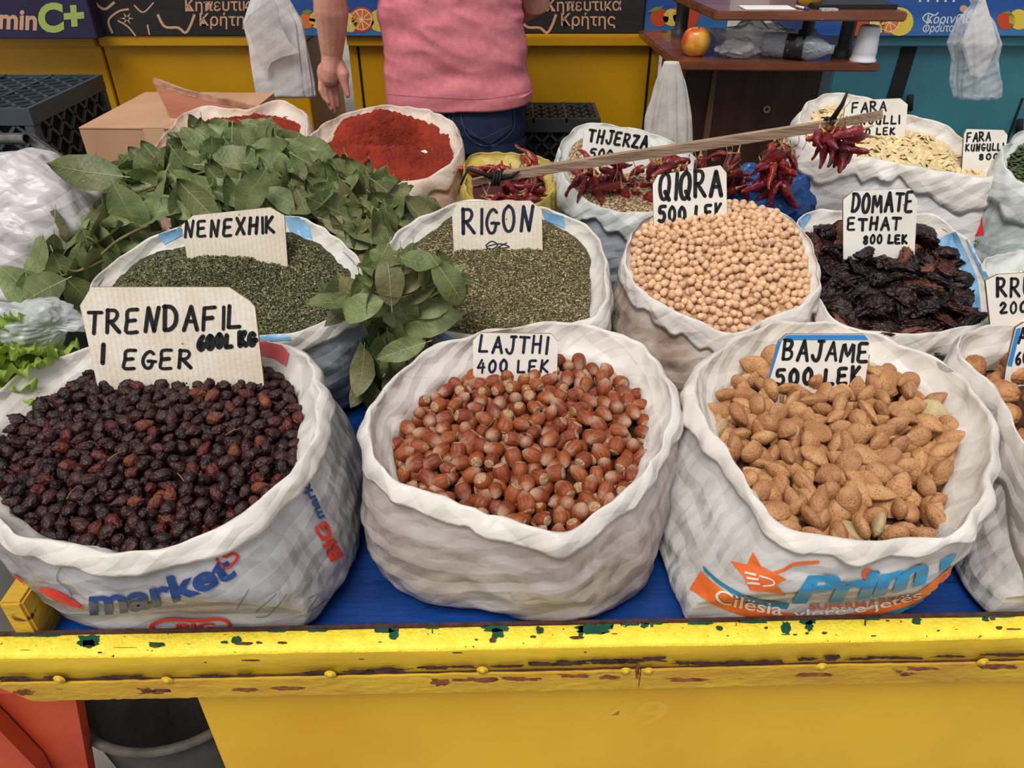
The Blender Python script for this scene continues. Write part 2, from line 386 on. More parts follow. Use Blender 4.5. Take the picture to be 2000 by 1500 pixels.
class Sack:
    def __init__(s, label, crest, z, dep, in_w=.022, out_w=.012, drop=.032, bshift=(0, 0), bscale=(.86, .86), bulge=.018, z0=TRAY,
                 cuff=CUFF, body=None, seed=0, mound=.012, amp=.0034, N=288, cat='sack', name='sack', rough_=.002, back_drop=1.0, dropf=None, wall=.006, sq=.55, front=False):
        zf, zb = z; v0 = min(c[1] for c in crest); v1 = max(c[1] for c in crest)
        P = [PZ(c[0], c[1], zb+(zf-zb)*(c[1]-v0)/(v1-v0)) for c in crest]
        C = catmull(P, N); c = sum(C, Vector())/N; s.c = c; s.z0 = z0; s.seed = seed; s.mound = mound; s.rough = rough_
        A_ = np.array([[p.x-c.x, p.y-c.y, 1] for p in C]); sol = np.linalg.lstsq(A_, np.array([p.z for p in C]), rcond=None)[0]; s.pl = [float(q) for q in sol]
        s.base = lambda x, y: s.pl[0]*(x-c.x)+s.pl[1]*(y-c.y)+s.pl[2]-dep
        s.zc = s.base(c.x, c.y)
        root = thing(name, (c.x+bshift[0], c.y+bshift[1], z0), label, cat, 'open sacks of goods on the market cart'); s.root = root
        V = []; rows = 0; K = []
        fold = []
        for i in range(N):
            p = C[i]; r = Vector((p.x-c.x, p.y-c.y, 0)); r.normalize()
            th = atan2(r.y, r.x); n1 = nz(cos(th)*2+seed, sin(th)*2, seed*.7); n2 = nz(cos(th)*5+seed, sin(th)*5, 3.1+seed); n3 = nz(cos(th)*13+seed, sin(th)*13, 6.1)
            fold.append((r, n1, n2, n3))
            C[i] = p+r*(n2*.003+n3*.0006)+Vector((0, 0, n2*.0035+n1*.003))
            K.append(C[i]-r*in_w*(1+.3*n1)); K[i].z = s.base(K[i].x, K[i].y)
        s.C = C; s.K = K
        nr = 0
        def row(f):
            nonlocal nr
            for i in range(N): V.append(f(i))
            nr += 1
        up = Vector((0, 0, 1))
        row(lambda i: K[i]-up*.025-fold[i][0]*.004)
        for k in range(8):
            t = k/8; row(lambda i: K[i].lerp(C[i], t)+fold[i][0]*wall*sin(pi*t))
        row(lambda i: C[i].copy())
        ow = lambda i: out_w*(1+.5*fold[i][1]+.4*fold[i][2])
        def dr(i):
            f = 1+.5*fold[i][1]+.5*fold[i][2]+.08*fold[i][3]
            if dropf: f *= dropf(fold[i][0])
            return drop*f
        for k in range(1, 10):
            q = k/9; row(lambda i: C[i]+fold[i][0]*(ow(i)*(.25*q+.75*sin(q*pi/2)))-up*dr(i)*(q**1.5))
        Bt = [V[-N+i].copy() for i in range(N)]
        row(lambda i: Bt[i]-fold[i][0]*.004+up*.001)
        row(lambda i: Bt[i]-fold[i][0]*.006+up*.010)
        # crease the film
        for j in range(nr):
            w = 1 if 2 <= j else .3
            for i in range(N):
                v = V[j*N+i]; r = fold[i][0]; a = i/N*2*pi
                g = crumple(v, 17, FOLD, seed)
                V[j*N+i] = v+r*(amp*w*g)+up*(amp*.3*w*crumple(v, 9, FOLD, seed+3))
        Fc = [(j*N+i, j*N+(i+1) % N, (j+1)*N+(i+1) % N, (j+1)*N+i) for j in range(nr-1) for i in range(N)]
        s.cuff = obj('rolled_rim', V, Fc, cuff, root); fixn(s.cuff.data); s.cV = V; s.cF = Fc
        # body
        BV = []; nb = 22
        bc = Vector((c.x+bshift[0], c.y+bshift[1], z0))
        for j in range(nb+3):
            w = min(1, j/nb)
            for i in range(N):
                r = fold[i][0]; A = Bt[i]-r*.010+up*.012
                d = Vector(((C[i].x-c.x)*bscale[0], (C[i].y-c.y)*bscale[1], 0)); e_ = 3.6; kf = (abs(r.x)**e_+abs(r.y)**e_)**(-1/e_); Bp = bc+d*(1+(kf-1)*sq)
                hh = A.z-z0
                zz = A.z-hh*w; e = w*w*(3-2*w)*.6+w*.4
                p = A.lerp(Bp, e); p.z = zz
                p += r*bulge*(max(0, sin(pi*min(1, w*1.02))))**1.2*(1+.35*fold[i][1])
                if w > .86: p -= r*.022*((w-.86)/.14)**2
                fade = min(1, j/6)*(1 if w < .97 else .3)
                p += r*(.0030*crumple(p, 26, SWAG, seed)+.0035*noise.noise(p*9+Vector((seed, 0, 0))))*fade
                if front: p.y = max(p.y, YR0+.024*p.x+.008+.0015*abs(noise.noise(p*30))-max(0, p.z-.79)*.55)
                if j == nb+1: p = bc+(p-bc)*.6; p.z = z0+.001
                if j == nb+2: p = bc.copy(); p.z = z0+.001
                p.z = max(p.z, z0+.001)
                BV.append(p)
        BF = [(j*N+i, j*N+(i+1) % N, (j+1)*N+(i+1) % N, (j+1)*N+i) for j in range(nb+2) for i in range(N)]
        s.body = obj('sack_body', BV, BF, body or cuff, root); fixn(s.body.data); s.bV = BV; s.bF = BF
        an = [(atan2(k.y-c.y, k.x-c.x), sqrt((k.x-c.x)**2+(k.y-c.y)**2)) for k in K]; an.sort()
        s.ang = np.array([a for a, _ in an]); s.rad = np.array([r for _, r in an])
        s.dome = None
        s._hit = None
    def t_of(s, x, y):
        a = atan2(y-s.c.y, x-s.c.x); r = float(np.interp(a, s.ang, s.rad, period=2*pi)); return sqrt((x-s.c.x)**2+(y-s.c.y)**2)/r
    def surf(s, x, y):
        t = s.t_of(x, y); z = s.base(x, y)+s.mound*max(0, 1-t*t)+s.rough*nz(x*30+s.seed, y*30)*1.2
        if s.dome: z += s.dome(x, y)
        return z
    def hit(s, u, v, which='both'):
        if not s._hit:
            V = s.bV+s.cV; n = len(s.bV); s._hit = BVHTree.FromPolygons(V, [tuple(f) for f in s.bF]+[tuple(i+n for i in f) for f in s.cF])
        d = ray(u, v).normalized(); r = s._hit.ray_cast(CAM, d)
        if r[0] is None: return None
        return r[0], r[1]
    def hit_body(s):
        B = BVHTree.FromPolygons(s.bV, [tuple(f) for f in s.bF])
        # smooth the normal so the print does not flicker between facets
        def f(u, v):
            r = B.ray_cast(CAM, ray(u, v).normalized())
            if r[0] is None: return None
            return r[0], r[1]
        return f
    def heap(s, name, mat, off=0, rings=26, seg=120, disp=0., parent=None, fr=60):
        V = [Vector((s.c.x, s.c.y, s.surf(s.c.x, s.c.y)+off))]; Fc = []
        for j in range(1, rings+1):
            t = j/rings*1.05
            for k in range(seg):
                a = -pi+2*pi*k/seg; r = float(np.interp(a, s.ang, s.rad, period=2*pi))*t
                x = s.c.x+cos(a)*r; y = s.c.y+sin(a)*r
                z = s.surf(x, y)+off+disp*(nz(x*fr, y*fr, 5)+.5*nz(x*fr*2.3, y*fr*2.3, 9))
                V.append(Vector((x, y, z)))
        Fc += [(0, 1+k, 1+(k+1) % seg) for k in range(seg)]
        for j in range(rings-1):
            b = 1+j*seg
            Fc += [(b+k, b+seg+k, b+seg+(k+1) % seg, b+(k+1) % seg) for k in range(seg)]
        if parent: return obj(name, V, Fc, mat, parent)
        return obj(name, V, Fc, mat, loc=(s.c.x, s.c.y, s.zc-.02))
    def darts(s, d, seed=1, tmax=.985, tries=60000, limit=5000, vis=None):
        rs = random.Random(seed); cell = d; g = {}; out = []
        R = float(s.rad.max()); miss = 0
        for _ in range(tries):
            x = s.c.x+rs.uniform(-R, R); y = s.c.y+rs.uniform(-R, R); t = s.t_of(x, y)
            if t > tmax: continue
            i, j = int(x/cell*1+1000), int(y/cell+1000); ok = True
            for a in (-1, 0, 1):
                for b in (-1, 0, 1):
                    for (px, py) in g.get((i+a, j+b), ()):
                        if (px-x)**2+(py-y)**2 < d*d: ok = False; break
                    if not ok: break
                if not ok: break
            if not ok:
                miss += 1
                if miss > 2500: break
                continue
            miss = 0; g.setdefault((i, j), []).append((x, y)); out.append((x, y))
            if len(out) >= limit: break
        return out
def in_frame(p, m=15):
    q = p-CAM; zc = q.y*cP-q.z*sP
    if zc <= 0: return False
    u = 1000+F*q.x/zc; v = 750-F*(q.y*sP+q.z*cP)/zc
    return -m < u < 2000+m and -m < v < 1500+m
def pour(s, name, meshes, child, d, r, label, cat, group, seed=1, layers=2, flat=0, limit=300, jit=.35, sink=.55, stuff_name=None, stuff_label=None, tmax=.985, size=(.88, 1.1), d2=None, extra=None, xlabel=None, step=1.05, bias=0):
    """lays countable goods into the sack; the limit nearest ones are objects, the rest one stuff object"""
    rs = random.Random(seed*31+7); pts = []
    for L in range(layers):
        for (x, y) in s.darts(d if L == 0 else (d2 or d), seed+L*17, tmax):
            z = s.surf(x, y)-r*sink+rs.uniform(-jit, jit*.4)*r-L*r*step
            p = Vector((x, y, z))
            if in_frame(p, 480): pts.append((L, p))
    # keep the ones that show largest: top layer first, nearest first
    pts.sort(key=lambda q: (q[0]*.09)+(q[1]-CAM).length+(0 if in_frame(q[1]) else 9))
    made = []; acc = MB()
    for k, (L, p) in enumerate(pts):
        if flat: e = (Matrix.Rotation(bias, 3, 'X') @ Euler((rs.gauss(0, flat), rs.gauss(0, flat), rs.uniform(0, 2*pi))).to_matrix()).to_euler()
        else: e = Euler((rs.uniform(0, 2*pi), rs.uniform(0, 2*pi), rs.uniform(0, 2*pi)))
        sc = rs.uniform(*size); me = meshes[rs.randrange(len(meshes))] if not extra or rs.random() > extra[1] else extra[0]
        if k < limit:
            o = bpy.data.objects.new(name, me); COL.objects.link(o); o.location = p; o.rotation_euler = e; o.scale = (sc,)*3
            tag(o, xlabel if extra and me is extra[0] and xlabel else label, cat, group+(', odd ones' if extra and me is extra[0] and xlabel else '')); made.append(o)
            if child:
                c = bpy.data.objects.new(child[0], child[1]); COL.objects.link(c); c.parent = o
        else:
            Mx = Matrix.LocRotScale(p, e, Vector((sc,)*3))
            acc.add([Mx @ v.co for v in me.vertices], [tuple(f.vertices) for f in me.polygons])
    if acc.V:
        o = obj(stuff_name, acc.V, acc.F, meshes[0].materials[0], loc=(s.c.x, s.c.y, s.zc-.02)); tag(o, stuff_label, cat, None, 'stuff')
    return made

# ---- meshes of the goods
def sph(nu, nv, f):
    V = [f(0, 0)]; 
    for j in range(1, nv):
        for i in range(nu): V.append(f(i/nu*2*pi, j/nv*pi))
    V.append(f(0, pi)); Fc = [(0, 1+i, 1+(i+1) % nu) for i in range(nu)]
    for j in range(nv-2):
        b = 1+j*nu; Fc += [(b+i, b+nu+i, b+nu+(i+1) % nu, b+(i+1) % nu) for i in range(nu)]
    b = 1+(nv-2)*nu; e = len(V)-1; Fc += [(b+i, e, b+(i+1) % nu) for i in range(nu)]
    return V, Fc

def print_each(name, shapes, hit, mat, parent, off=.0006, maxl=6):
    for sh in shapes: print_px(name, [sh], hit, mat, parent, off, maxl)
# ================================================================== the setting
def struct(o): o['kind'] = 'structure'; return o
CONC = M('worn_concrete', (150, 146, 140), (120, 116, 110), ns=1.4, rough=.9, bump=.5, bs=30, col3=(88, 84, 80), thr=.66, s3=3, soft=.1)
struct(obj('floor', [(-14, -4, 0), (14, -4, 0), (14, 24, 0), (-14, 24, 0)], [(0, 1, 2, 3)], CONC, smooth=False, loc=(0, 0, 0)))
# unseen canopy added to darken the seller's side, above the frame
AWN = M('grey_canvas', (120, 112, 104), (104, 98, 92), ns=4, rough=.9, transl=.1)
mb = MB().prism([(-5, 2.5, 2.55), (5, 2.5, 2.55), (5, 5.2, 2.95), (-5, 5.2, 2.95)], (0, 0, .02))
aw = thing('added_shade_canopy', (0, 3.4, 0), 'unseen grey canvas canopy added to shade the rear stalls', 'canopy')
mb.out('canvas', AWN, aw)
for x, y in ((-4.9, 2.55), (4.9, 2.55), (-4.9, 5.1), (4.9, 5.1)):
    MB().tube([(x, y, 0), (x, y, 2.56 if y < 3 else 2.94)], .025, 10).out('pole', M('galvanised_tube', (150, 150, 150), rough=.35, metal=.8), aw, True)

DARK = M('black_gap', (16, 15, 15), rough=.9)
# ================================================================== the market cart
YEL = M('cart_yellow', (228, 180, 40), (214, 162, 30), ns=3, rough=.36, bump=.12, bs=9, col3=(120, 84, 30), thr=.76, s3=26, soft=.02, spec=.5)
YELT = M('lit_chipped_yellow_top', (250, 230, 76), (240, 212, 58), ns=60, rough=.5, bump=.5, bs=220, col3=(74, 60, 34), thr=.69, s3=190, soft=.01)  # brighter base paints the light on the rail top; the chips are real
YELF = M('scuffed_yellow_face', (226, 190, 44), (204, 164, 42), ns=16, rough=.38, bump=.25, bs=60, col3=(112, 74, 34), thr=.72, s3=42, soft=.02, stretch=(.5, 1, 1.6))
YELR = M('rusty_yellow_strip', (208, 168, 44), (186, 140, 46), ns=14, rough=.55, bump=.6, bs=80, col3=(84, 46, 30), thr=.66, s3=34, soft=.05, stretch=(.6, 1, 1.4))
RUST = M('rust_and_old_paint', (84, 48, 36), (52, 32, 26), ns=60, rough=.85, bump=.8, bs=200)
GREENP = M('bare_green_paint', (22, 84, 60), (16, 62, 48), ns=40, rough=.45)
BROWNP = M('bare_brown_primer', (96, 62, 54), (68, 42, 36), ns=60, rough=.6)
BLUET = M('blue_tray_paint', (18, 62, 132), (14, 46, 100), ns=7, rough=.35, bump=.3, bs=50, col3=(10, 26, 58), thr=.68, s3=40, soft=.03, stretch=(.5, 3, 1))
GRN = M('dark_green_timber', (40, 62, 44), (26, 38, 30), ns=14, rough=.7, bump=.3, bs=60)
YR = .571
RZ = Matrix.Rotation(.024, 4, 'Z')
def R2(p): q = RZ @ Vector((p[0], p[1], 0)); return Vector((q.x, q.y+YR, p[2]))
def rmb(mb): mb.V = [R2(v) for v in mb.V]; return mb
cart = thing('market_cart', (0, YR, 0), 'chipped yellow painted market cart with a blue tray under all the sacks', 'cart')
# front rail: rounded section swept along X
prof = [(0, .69), (0, .768), (-.003, .7705), (-.024, .769), (-.0275, .7672), (-.029, .763), (-.029, .7225), (-.026, .72), (-.018, .69)]
xs = [-.66+i*2.3/180 for i in range(181)]
V = []; Fc = []
for i, x in enumerate(xs):
    w = .0012*nz(x*6, 3)+.0006*nz(x*31, 5)
    for k, (y, z) in enumerate(prof): V.append(R2((x, y+(w if k > 2 else 0), z+(w if k > 2 else -abs(w)))))
n = len(prof)
Fc = [(i*n+k, (i+1)*n+k, (i+1)*n+(k+1) % n, i*n+(k+1) % n) for i in range(len(xs)-1) for k in range(n)]+[tuple(range(n)), tuple(len(V)-1-k for k in range(n))]
fm = [(0 if k in (1, 2, 3, 4) else 1) for i in range(len(xs)-1) for k in range(n)]+[1, 1]
rail = obj('front_rail', V, Fc, YELT, cart, smooth=True, mats=[YELT, YELF], fm=fm); fixn(rail.data)
mod = rail.data; 
# dark seam line along the rail's back edge and above the strip
rmb(MB().box(-.66, 1.64, -.001, .004, .74, .7712)).out('rail_back_plate', RUST, cart)
def ragged(x0, x1, y0, y1, ztop, zbot, amp, seed, n=120, cut=0):
    V = []; 
    for i in range(n+1):
        x = x0+(x1-x0)*i/n
        zb = zbot-amp*(abs(nz(x*40, seed))+.6*abs(nz(x*130, seed)))+.003*nz(x*3, seed)
        if cut and x < x0+cut: zb = zbot+(ztop-zbot)*.9*(1-(x-x0)/cut)
        zt = ztop+.0012*nz(x*50, seed+4)+.002*nz(x*4, seed+9)
        V += [(x, y0, zb), (x, y0, zt), (x, y1, zt), (x, y1, zb)]
    Fc = [(4*i+k, 4*i+4+k, 4*i+4+(k+1) % 4, 4*i+(k+1) % 4) for i in range(n) for k in range(4)]+[(0, 1, 2, 3), (4*n+3, 4*n+2, 4*n+1, 4*n)]
    m = MB(); m.add([R2(v) for v in V], Fc); return m
XS = .152
ragged(-.605, XS, -.0335, -.0285, .7225, .690, .0035, 2.2, cut=.03).out('lower_strip', YELR, cart)
ragged(XS+.0015, 1.64, -.0335, -.0285, .7235, .6885, .0035, 7.7, 160).out('lower_strip', YELR, cart)
ragged(-.60, 1.64, -.0303, -.0286, .7252, .7205, .003, 5.1, 400).out('rust_seam', RUST, cart)
def bolt(p, nrm, parent, r=.0044, mat=YELF, name='bolt_head'):
    q = Vector((0, 0, 1)).rotation_difference(Vector(nrm)).to_matrix()
    m = MB().lathe([(0, .0030), (r*.45, .0028), (r*.8, .0018), (r*.85, .0010), (r*1.5, .0007), (r*1.6, 0)], p, 14, q)
    return m.out(name, mat, parent, True)
for (u, v) in ((8, 1332), (135, 1327), (337, 1329), (647, 1317), (941, 1309), (1222, 1311), (1267, 1311), (1613, 1302), (1941, 1293)):
    p = PY(u, v, YR-.0335+.024*0); x = p.x; bolt(R2((x, -.0335, PY(u, v, YR-.0335+x*.024).z)), (0, -1, 0), cart)
# chips where the yellow has come off: their own thin outlines on the rail
def railtop(u, v):
    p = PZ(u, v, .7705); return p, Vector((0, 0, 1))
def railface(u, v):
    d = ray(u, v); n = Vector((.024, -1, 0)); p0 = Vector((0, YR-.029, 0)); return CAM+d*((p0-CAM).dot(n)/d.dot(n)), n
def blob(u0, u1, v0, v1, seed, n=26, jag=.28):
    cu, cv = (u0+u1)/2, (v0+v1)/2; P = []
    for k in range(n):
        a = 2*pi*k/n; r = 1+jag*nz(cos(a)*2.2, sin(a)*2.2, seed)*1.6+jag*.5*nz(cos(a)*6, sin(a)*6, seed)
        c, s = cos(a), sin(a); m = max(abs(c), abs(s))**.5
        P.append((cu+(u1-u0)/2*c/m*r*.9, cv+(v1-v0)/2*s/m*r*.9))
    return poly_px(P)
def railv(u): return 1240-u*.0200     # back edge of the rail top
G = [(150, 200, 2, 26), (160, 186, 12, 34), (290, 322, 20, 32), (452, 472, 12, 26), (728, 770, 1, 12), (758, 780, 0, 26), (940, 995, 0, 14), (958, 984, 6, 26), (1046, 1062, 4, 20), (1120, 1198, 1, 22), (1128, 1140, 4, 26), (1250, 1268, 1, 12), (1525, 1545, 4, 30), (1560, 1594, 0, 12), (1572, 1590, 4, 24), (1398, 1412, 10, 20), (1780, 1800, 1, 16), (1916, 1932, 3, 12), (20, 64, 0, 5), (520, 560, 0, 6), (600, 640, 0, 7), (430, 446, 20, 26), (1690, 1720, 0, 6), (1860, 1990, 0, 5), (1440, 1500, 0, 7), (1255, 1300, 0, 6), (1210, 1250, 0, 7), (830, 860, 0, 6), (1340, 1400, 0, 8), (60, 120, 0, 6)]
k = 0
for (a, b, c, d) in G:
    rv = railv((a+b)/2); k += 1
    print_px('paint_chip', [blob(a, b, rv+c, rv+min(d, 30), k*1.7)], railtop, GREENP, cart, .0002, 0)
for (a, b, c, d) in [(35, 60, 34, 38), (220, 272, 33, 37), (292, 310, 30, 38), (455, 495, 27, 37), (500, 512, 27, 35), (540, 562, 28, 36), (364, 372, 29, 33), (738, 746, 32, 37), (926, 934, 30, 37), (955, 970, 28, 42), (1035, 1048, 26, 34), (1112, 1142, 29, 38), (1195, 1206, 25, 30), (1525, 1545, 33, 38), (1548, 1558, 33, 39), (1572, 1580, 30, 38), (1605, 1616, 30, 38), (1418, 1424, 33, 38), (1830, 1836, 31, 37), (1864, 1872, 30, 34), (1945, 1958, 26, 36), (1965, 1995, 31, 37), (1932, 1945, 6, 18), (843, 846, 8, 22), (1688, 1692, 2, 24), (1730, 1738, 9, 16), (1758, 1762, 12, 18), (1492, 1500, 18, 26), (1270, 1276, 8, 18)]:
    rv = railv((a+b)/2); k += 1
    o = print_px('paint_chip', [blob(a, b, rv+c-4, rv+d-7, k*1.3, 16)], railtop, BROWNP, cart, .0003, 0)
for (a, b, v0, v1) in [(190, 200, 1272, 1276), (875, 905, 1273, 1276), (470, 510, 1288, 1291), (398, 404, 1292, 1295), (292, 296, 1300, 1304), (1140, 1146, 1272, 1275), (330, 334, 1310, 1313), (700, 712, 1286, 1288), (1700, 1712, 1240, 1243), (1450, 1460, 1315, 1319), (1538, 1558, 1318, 1321)]:
    k += 1; print_px('paint_chip', [blob(a, b, v0, v1, k, 12)], railface, RUST, cart, .0003, 0)
for (u, v, w_, h_) in ((30,1319,60,5),(110,1318,50,4),(230,1317,70,5),(270,1317,30,6),(420,1314,70,5),(480,1313,40,5),(620,1308,60,5),(760,1303,80,7),(850,1299,60,6),(900,1297,60,4),(985,1296,70,4),(1060,1292,60,7),(1110,1290,70,9),(1180,1287,80,8),(1230,1285,50,9),(1275,1282,70,11),(1335,1290,40,6),(1385,1291,70,7),(1440,1290,60,8),(1500,1288,60,7),(1575,1282,40,6),(1622,1279,36,11),(1760,1280,70,5),(1720,1279,60,4),(1850,1277,70,5),(1960,1274,80,6),(700,1306,60,4),(1680,1282,60,4)):
    k += 1; print_px('rust_patch', [blob(u-w_/2, u+w_/2, v-h_/2-1, v+h_/2+1, k*1.9, 30, .5)], railface, RUST, cart, .0034+.0002, 0)
RUSTO = M('orange_brown_rust', (150, 88, 40), (96, 56, 34), ns=90, rough=.8, bump=.6, bs=150)
for (u, v, w_, h_) in ((300,1350,60,9),(45,1352,40,10),(290,1349,26,8),(860,1332,40,12),(930,1328,90,7),(1020,1326,70,6),(1120,1320,60,7),(1190,1322,40,6),(1340,1328,80,6),(1590,1318,70,6),(1800,1306,60,6),(1950,1302,80,8),(560,1344,70,6),(480,1347,50,6),(1245,1312,9,34)):
    k += 1; print_px('rust_patch', [blob(u-w_/2, u+w_/2, v-h_/2-1, v+h_/2+1, k*1.9, 30, .5)], (lambda u_, v_: ((lambda d, n, p0: (CAM+d*((p0-CAM).dot(n)/d.dot(n)), n))(ray(u_, v_), Vector((.024, -1, 0)), Vector((0, YR-.0335, 0))))), RUSTO, cart, .0002, 0)
# lower front panel with its faint stall number
yp = YR-.012
pan = rmb(MB().box(-.393, 1.64, -.014, .004, .06, .705, bev=.002)).out('front_panel', YEL, cart)
def panf(u, v):
    d = ray(u, v); n = Vector((.024, -1, 0)); p0 = Vector((0, YR-.014, 0)); return CAM+d*((p0-CAM).dot(n)/d.dot(n)), n
YELN = M('faded_number_paint', (222, 174, 50), rough=.45)
print_px('stall_number', [text_px('49', 1168, 1420, 1306, 1414, 48, .015, .1)], panf, YELN, pan, .0002, 0)
rmb(MB().box(-.393, -.375, .004, 1.4, .06, .705)).out('side_panel', YEL, cart)
rmb(MB().box(1.62, 1.64, .004, 1.4, .06, .705)).out('side_panel', YEL, cart)
for x in (-.57, 1.5):
    for y in (.62, 1.36): rmb(MB().box(x-.025, x+.025, y, y+.05, 0, .705)).out('leg', DARK, cart)
for j in range(8):
    y0 = .006+j*.182
    rmb(MB().box(-.60, 1.62, y0, y0+.178, .722, TRAY, bev=.002)).out('tray_plank', BLUET, cart)
sb = rmb(MB().box(-.585, -.558, .002, 1.44, .735, .822, bev=.003)).out('side_board', YELR, cart)
bolt((PZ(50, 1165, .78).x*0-.5555, .585+.02, .79), (1, 0, 0), cart, .008, RUST)
rmb(MB().box(-.60, 1.62, 1.46, 1.485, .66, .80)).out('back_board', YELF, cart)

# low timber table beside the cart, on the left
tb = thing('side_table', (-1.1, 1.25, 0), 'dark green timber table left of the yellow cart, under the lettuce', 'table')
for j in range(5): MB().box(-1.6+j*.19, -1.6+j*.19+.185, .80, 1.95, .70, .73, bev=.002).out('table_plank', GRN, tb)
for x in (-1.55, -.95):
    for y in (1.3, 1.88): MB().box(x-.03, x+.03, y-.03, y+.03, 0, .70).out('leg', GRN, tb)

# bin and the orange-red panel under the rail
bc = Vector((-.545, .76, 0)); bm_ = M('dull_black_plastic', (34, 34, 36), (54, 50, 46), ns=12, rough=.6, bump=.2, bs=60)
bn = thing('waste_bin', bc, 'round black plastic bin standing open under the left end of the cart', 'bin')
MB().lathe([(0, .01), (.115, .01), (.12, .02), (.157, .43), (.153, .43), (.118, .03), (0, .025)], bc, 40).out('bin_body', bm_, bn, True)
RIMM = M('scuffed_grey_bin_rim', (92, 86, 78), (64, 60, 56), ns=30, rough=.7)
MB().lathe([(.155, .436), (.165, .437), (.168, .443), (.164, .449), (.156, .449), (.152, .438)], bc, 48).out('bin_rim', RIMM, bn, True)
ORG = M('orange_red_paint', (204, 84, 48), (172, 60, 36), ns=6, rough=.5, bump=.2, bs=30, col3=(66, 34, 26), thr=.73, s3=20, soft=.02)
og = thing('orange_board', (-.75, .60, 0), 'orange red painted timber box under the left end of the cart', 'box')
MB().prism([PY(-260, 1352, .60), PY(146, 1356, .60), PY(172, 1500, .60), PY(300, 2250, .60), PY(-260, 2250, .60)], (0, .018, 0)).out('board', ORG, og)
MB().prism([PY(-260, 1180, .575), PY(0, 1428, .575), PY(70, 1500, .575), PY(420, 2150, .575), PY(-260, 2150, .575)], (0, .022, 0)).out('sloping_beam', ORG, og)

# ================================================================== rear stalls and the cartons on them
MUS = M('rear_stall_yellow', (204, 152, 14), (186, 134, 12), ns=2.2, rough=.42, bump=.15, bs=8, col3=(70, 52, 18), thr=.77, s3=16, soft=.02)
TEAL = M('rear_stall_teal', (52, 118, 132), (44, 102, 118), ns=3, rough=.45, bump=.15, bs=9, col3=(36, 66, 72), thr=.74, s3=12, soft=.03)
DARK0 = M('shadow_black_gap', (16, 15, 15), rough=.9)
YS = 2.9
def X(u, v, Y=YS): return PY(u, v, Y).x
ZT = PY(700, 68, YS).z
def stall(name, u0, u1, mat, label, lip=True, hinges=()):
    x0, x1 = X(u0, 90), X(u1, 90)
    t = thing(name, ((x0+x1)/2, YS+.3, 0), label, 'stall')
    MB().box(x0, x1, YS, YS+.02, .12, ZT-.035, bev=.003).out('front_panel', mat, t)
    for x in (x0, x1-.02): MB().box(x, x+.02, YS+.02, YS+.6, .12, ZT-.035).out('side_panel', mat, t)
    MB().box(x0+.001, x1-.001, YS-.025, YS+.62, ZT-.035, ZT, bev=.004).out('counter_top', mat, t)
    for x in (x0+.03, x1-.07):
        for y in (YS+.04, YS+.5): MB().box(x, x+.04, y, y+.04, 0, .13).out('leg', DARK, t)
    for (u, v0, v1) in hinges:
        a, b = PY(u, v0, YS), PY(u+ (v1-v0)*.09, v1, YS)
        MB().box(a.x-.004, a.x+.004, YS-.003, YS+.001, max(b.z, .2), a.z).out('door_seam', DARK, t)
    return t
stall('market_stall', -420, 196, MUS, 'yellow rear stall at far left carrying the purple fruit carton')
stall('market_stall', 201, 590, MUS, 'yellow rear stall behind the cardboard box, carrying the black carton')
stall('market_stall', 680, 1290, MUS, 'yellow rear stall behind the seller, with two door seams', hinges=((697, 74, 300), (1272, 82, 300)))
ts = stall('market_stall', 1640, 2500, TEAL, 'teal rear stall at the right behind the hanging clear bags')
MB().prism([PY(1768, 72, YS-.004), PY(1798, 72, YS-.004), PY(1762, 192, YS-.004), PY(1732, 192, YS-.004)], (0, .004, 0)).out('door_gap', DARK, ts)
for u, v in ((1778, 200), (1992, 248)): MB().tube([PY(u, v-14, YS-.02), PY(u-2, v+16, YS-.02)], .012, 10).out('hinge', DARK, ts, True)
MB().prism([PY(1955, 300, YS-.003), PY(1960, 300, YS-.003), PY(2000, 192, YS-.003), PY(1996, 192, YS-.003)], (0, .003, 0)).out('door_seam', DARK, ts)

def yhit(Y):
    n = Vector((0, -1, 0))
    return lambda u, v: (PY(u, v, Y), n)
KRAFT = M('printed_kraft_tan', (206, 160, 128), rough=.8)
def carton(name, u0, u1, vb, mat, label, Y=YS-.03, h=.32, dz=0, seam=True):
    z0 = ZT+.001; a, b = X(u0, vb, Y), X(u1, vb, Y)
    t = thing(name, ((a+b)/2, Y+.18, z0), label, 'carton', 'fruit cartons on the rear stalls')
    MB().box(a, b, Y, Y+.4, z0, z0+h, bev=.003).out('carton_body', mat, t)
    return t, yhit(Y)
PURP = M('purple_printed_carton', (46, 38, 76), (38, 32, 64), ns=6, rough=.7, bump=.15, bs=90)
BLKC = M('black_printed_carton', (40, 37, 37), (30, 28, 28), ns=6, rough=.7, bump=.15, bs=90, col3=(92, 82, 74), thr=.74, s3=50, soft=.02, stretch=(.3, 1, 3))
BLUC = M('blue_printed_carton', (28, 72, 148), (60, 116, 170), ns=2.5, rough=.6, bump=.15, bs=90, stretch=(.5, 1, 3))
LIME = M('lime_print', (164, 184, 92), rough=.8)
ORP = M('orange_print', (222, 112, 52), rough=.7); ORD = M('deep_orange_print', (198, 70, 36), rough=.7); YLP = M('lemon_print', (222, 196, 76), rough=.7)
PALE = M('pale_print', (232, 222, 178), rough=.7); LEAFP = M('leaf_green_print', (120, 140, 60), rough=.7); WHP = M('white_print', (206, 216, 224), rough=.7)
t, hp = carton('fruit_carton', -260, 192, 78, PURP, 'purple fruit carton with a lime C+ at far left of the rear stalls', YS-.09)
print_px('print', [text_px('min', -2, 55, 72, 58, 40, .03), text_px('Vita', -135, 49, -10, 54, 50, .03)], hp, KRAFT, t, .0008, 0)
print_px('print', [text_px('C+', 76, 62, 166, 56, 54, .045)], hp, LIME, t, .0008, 0)
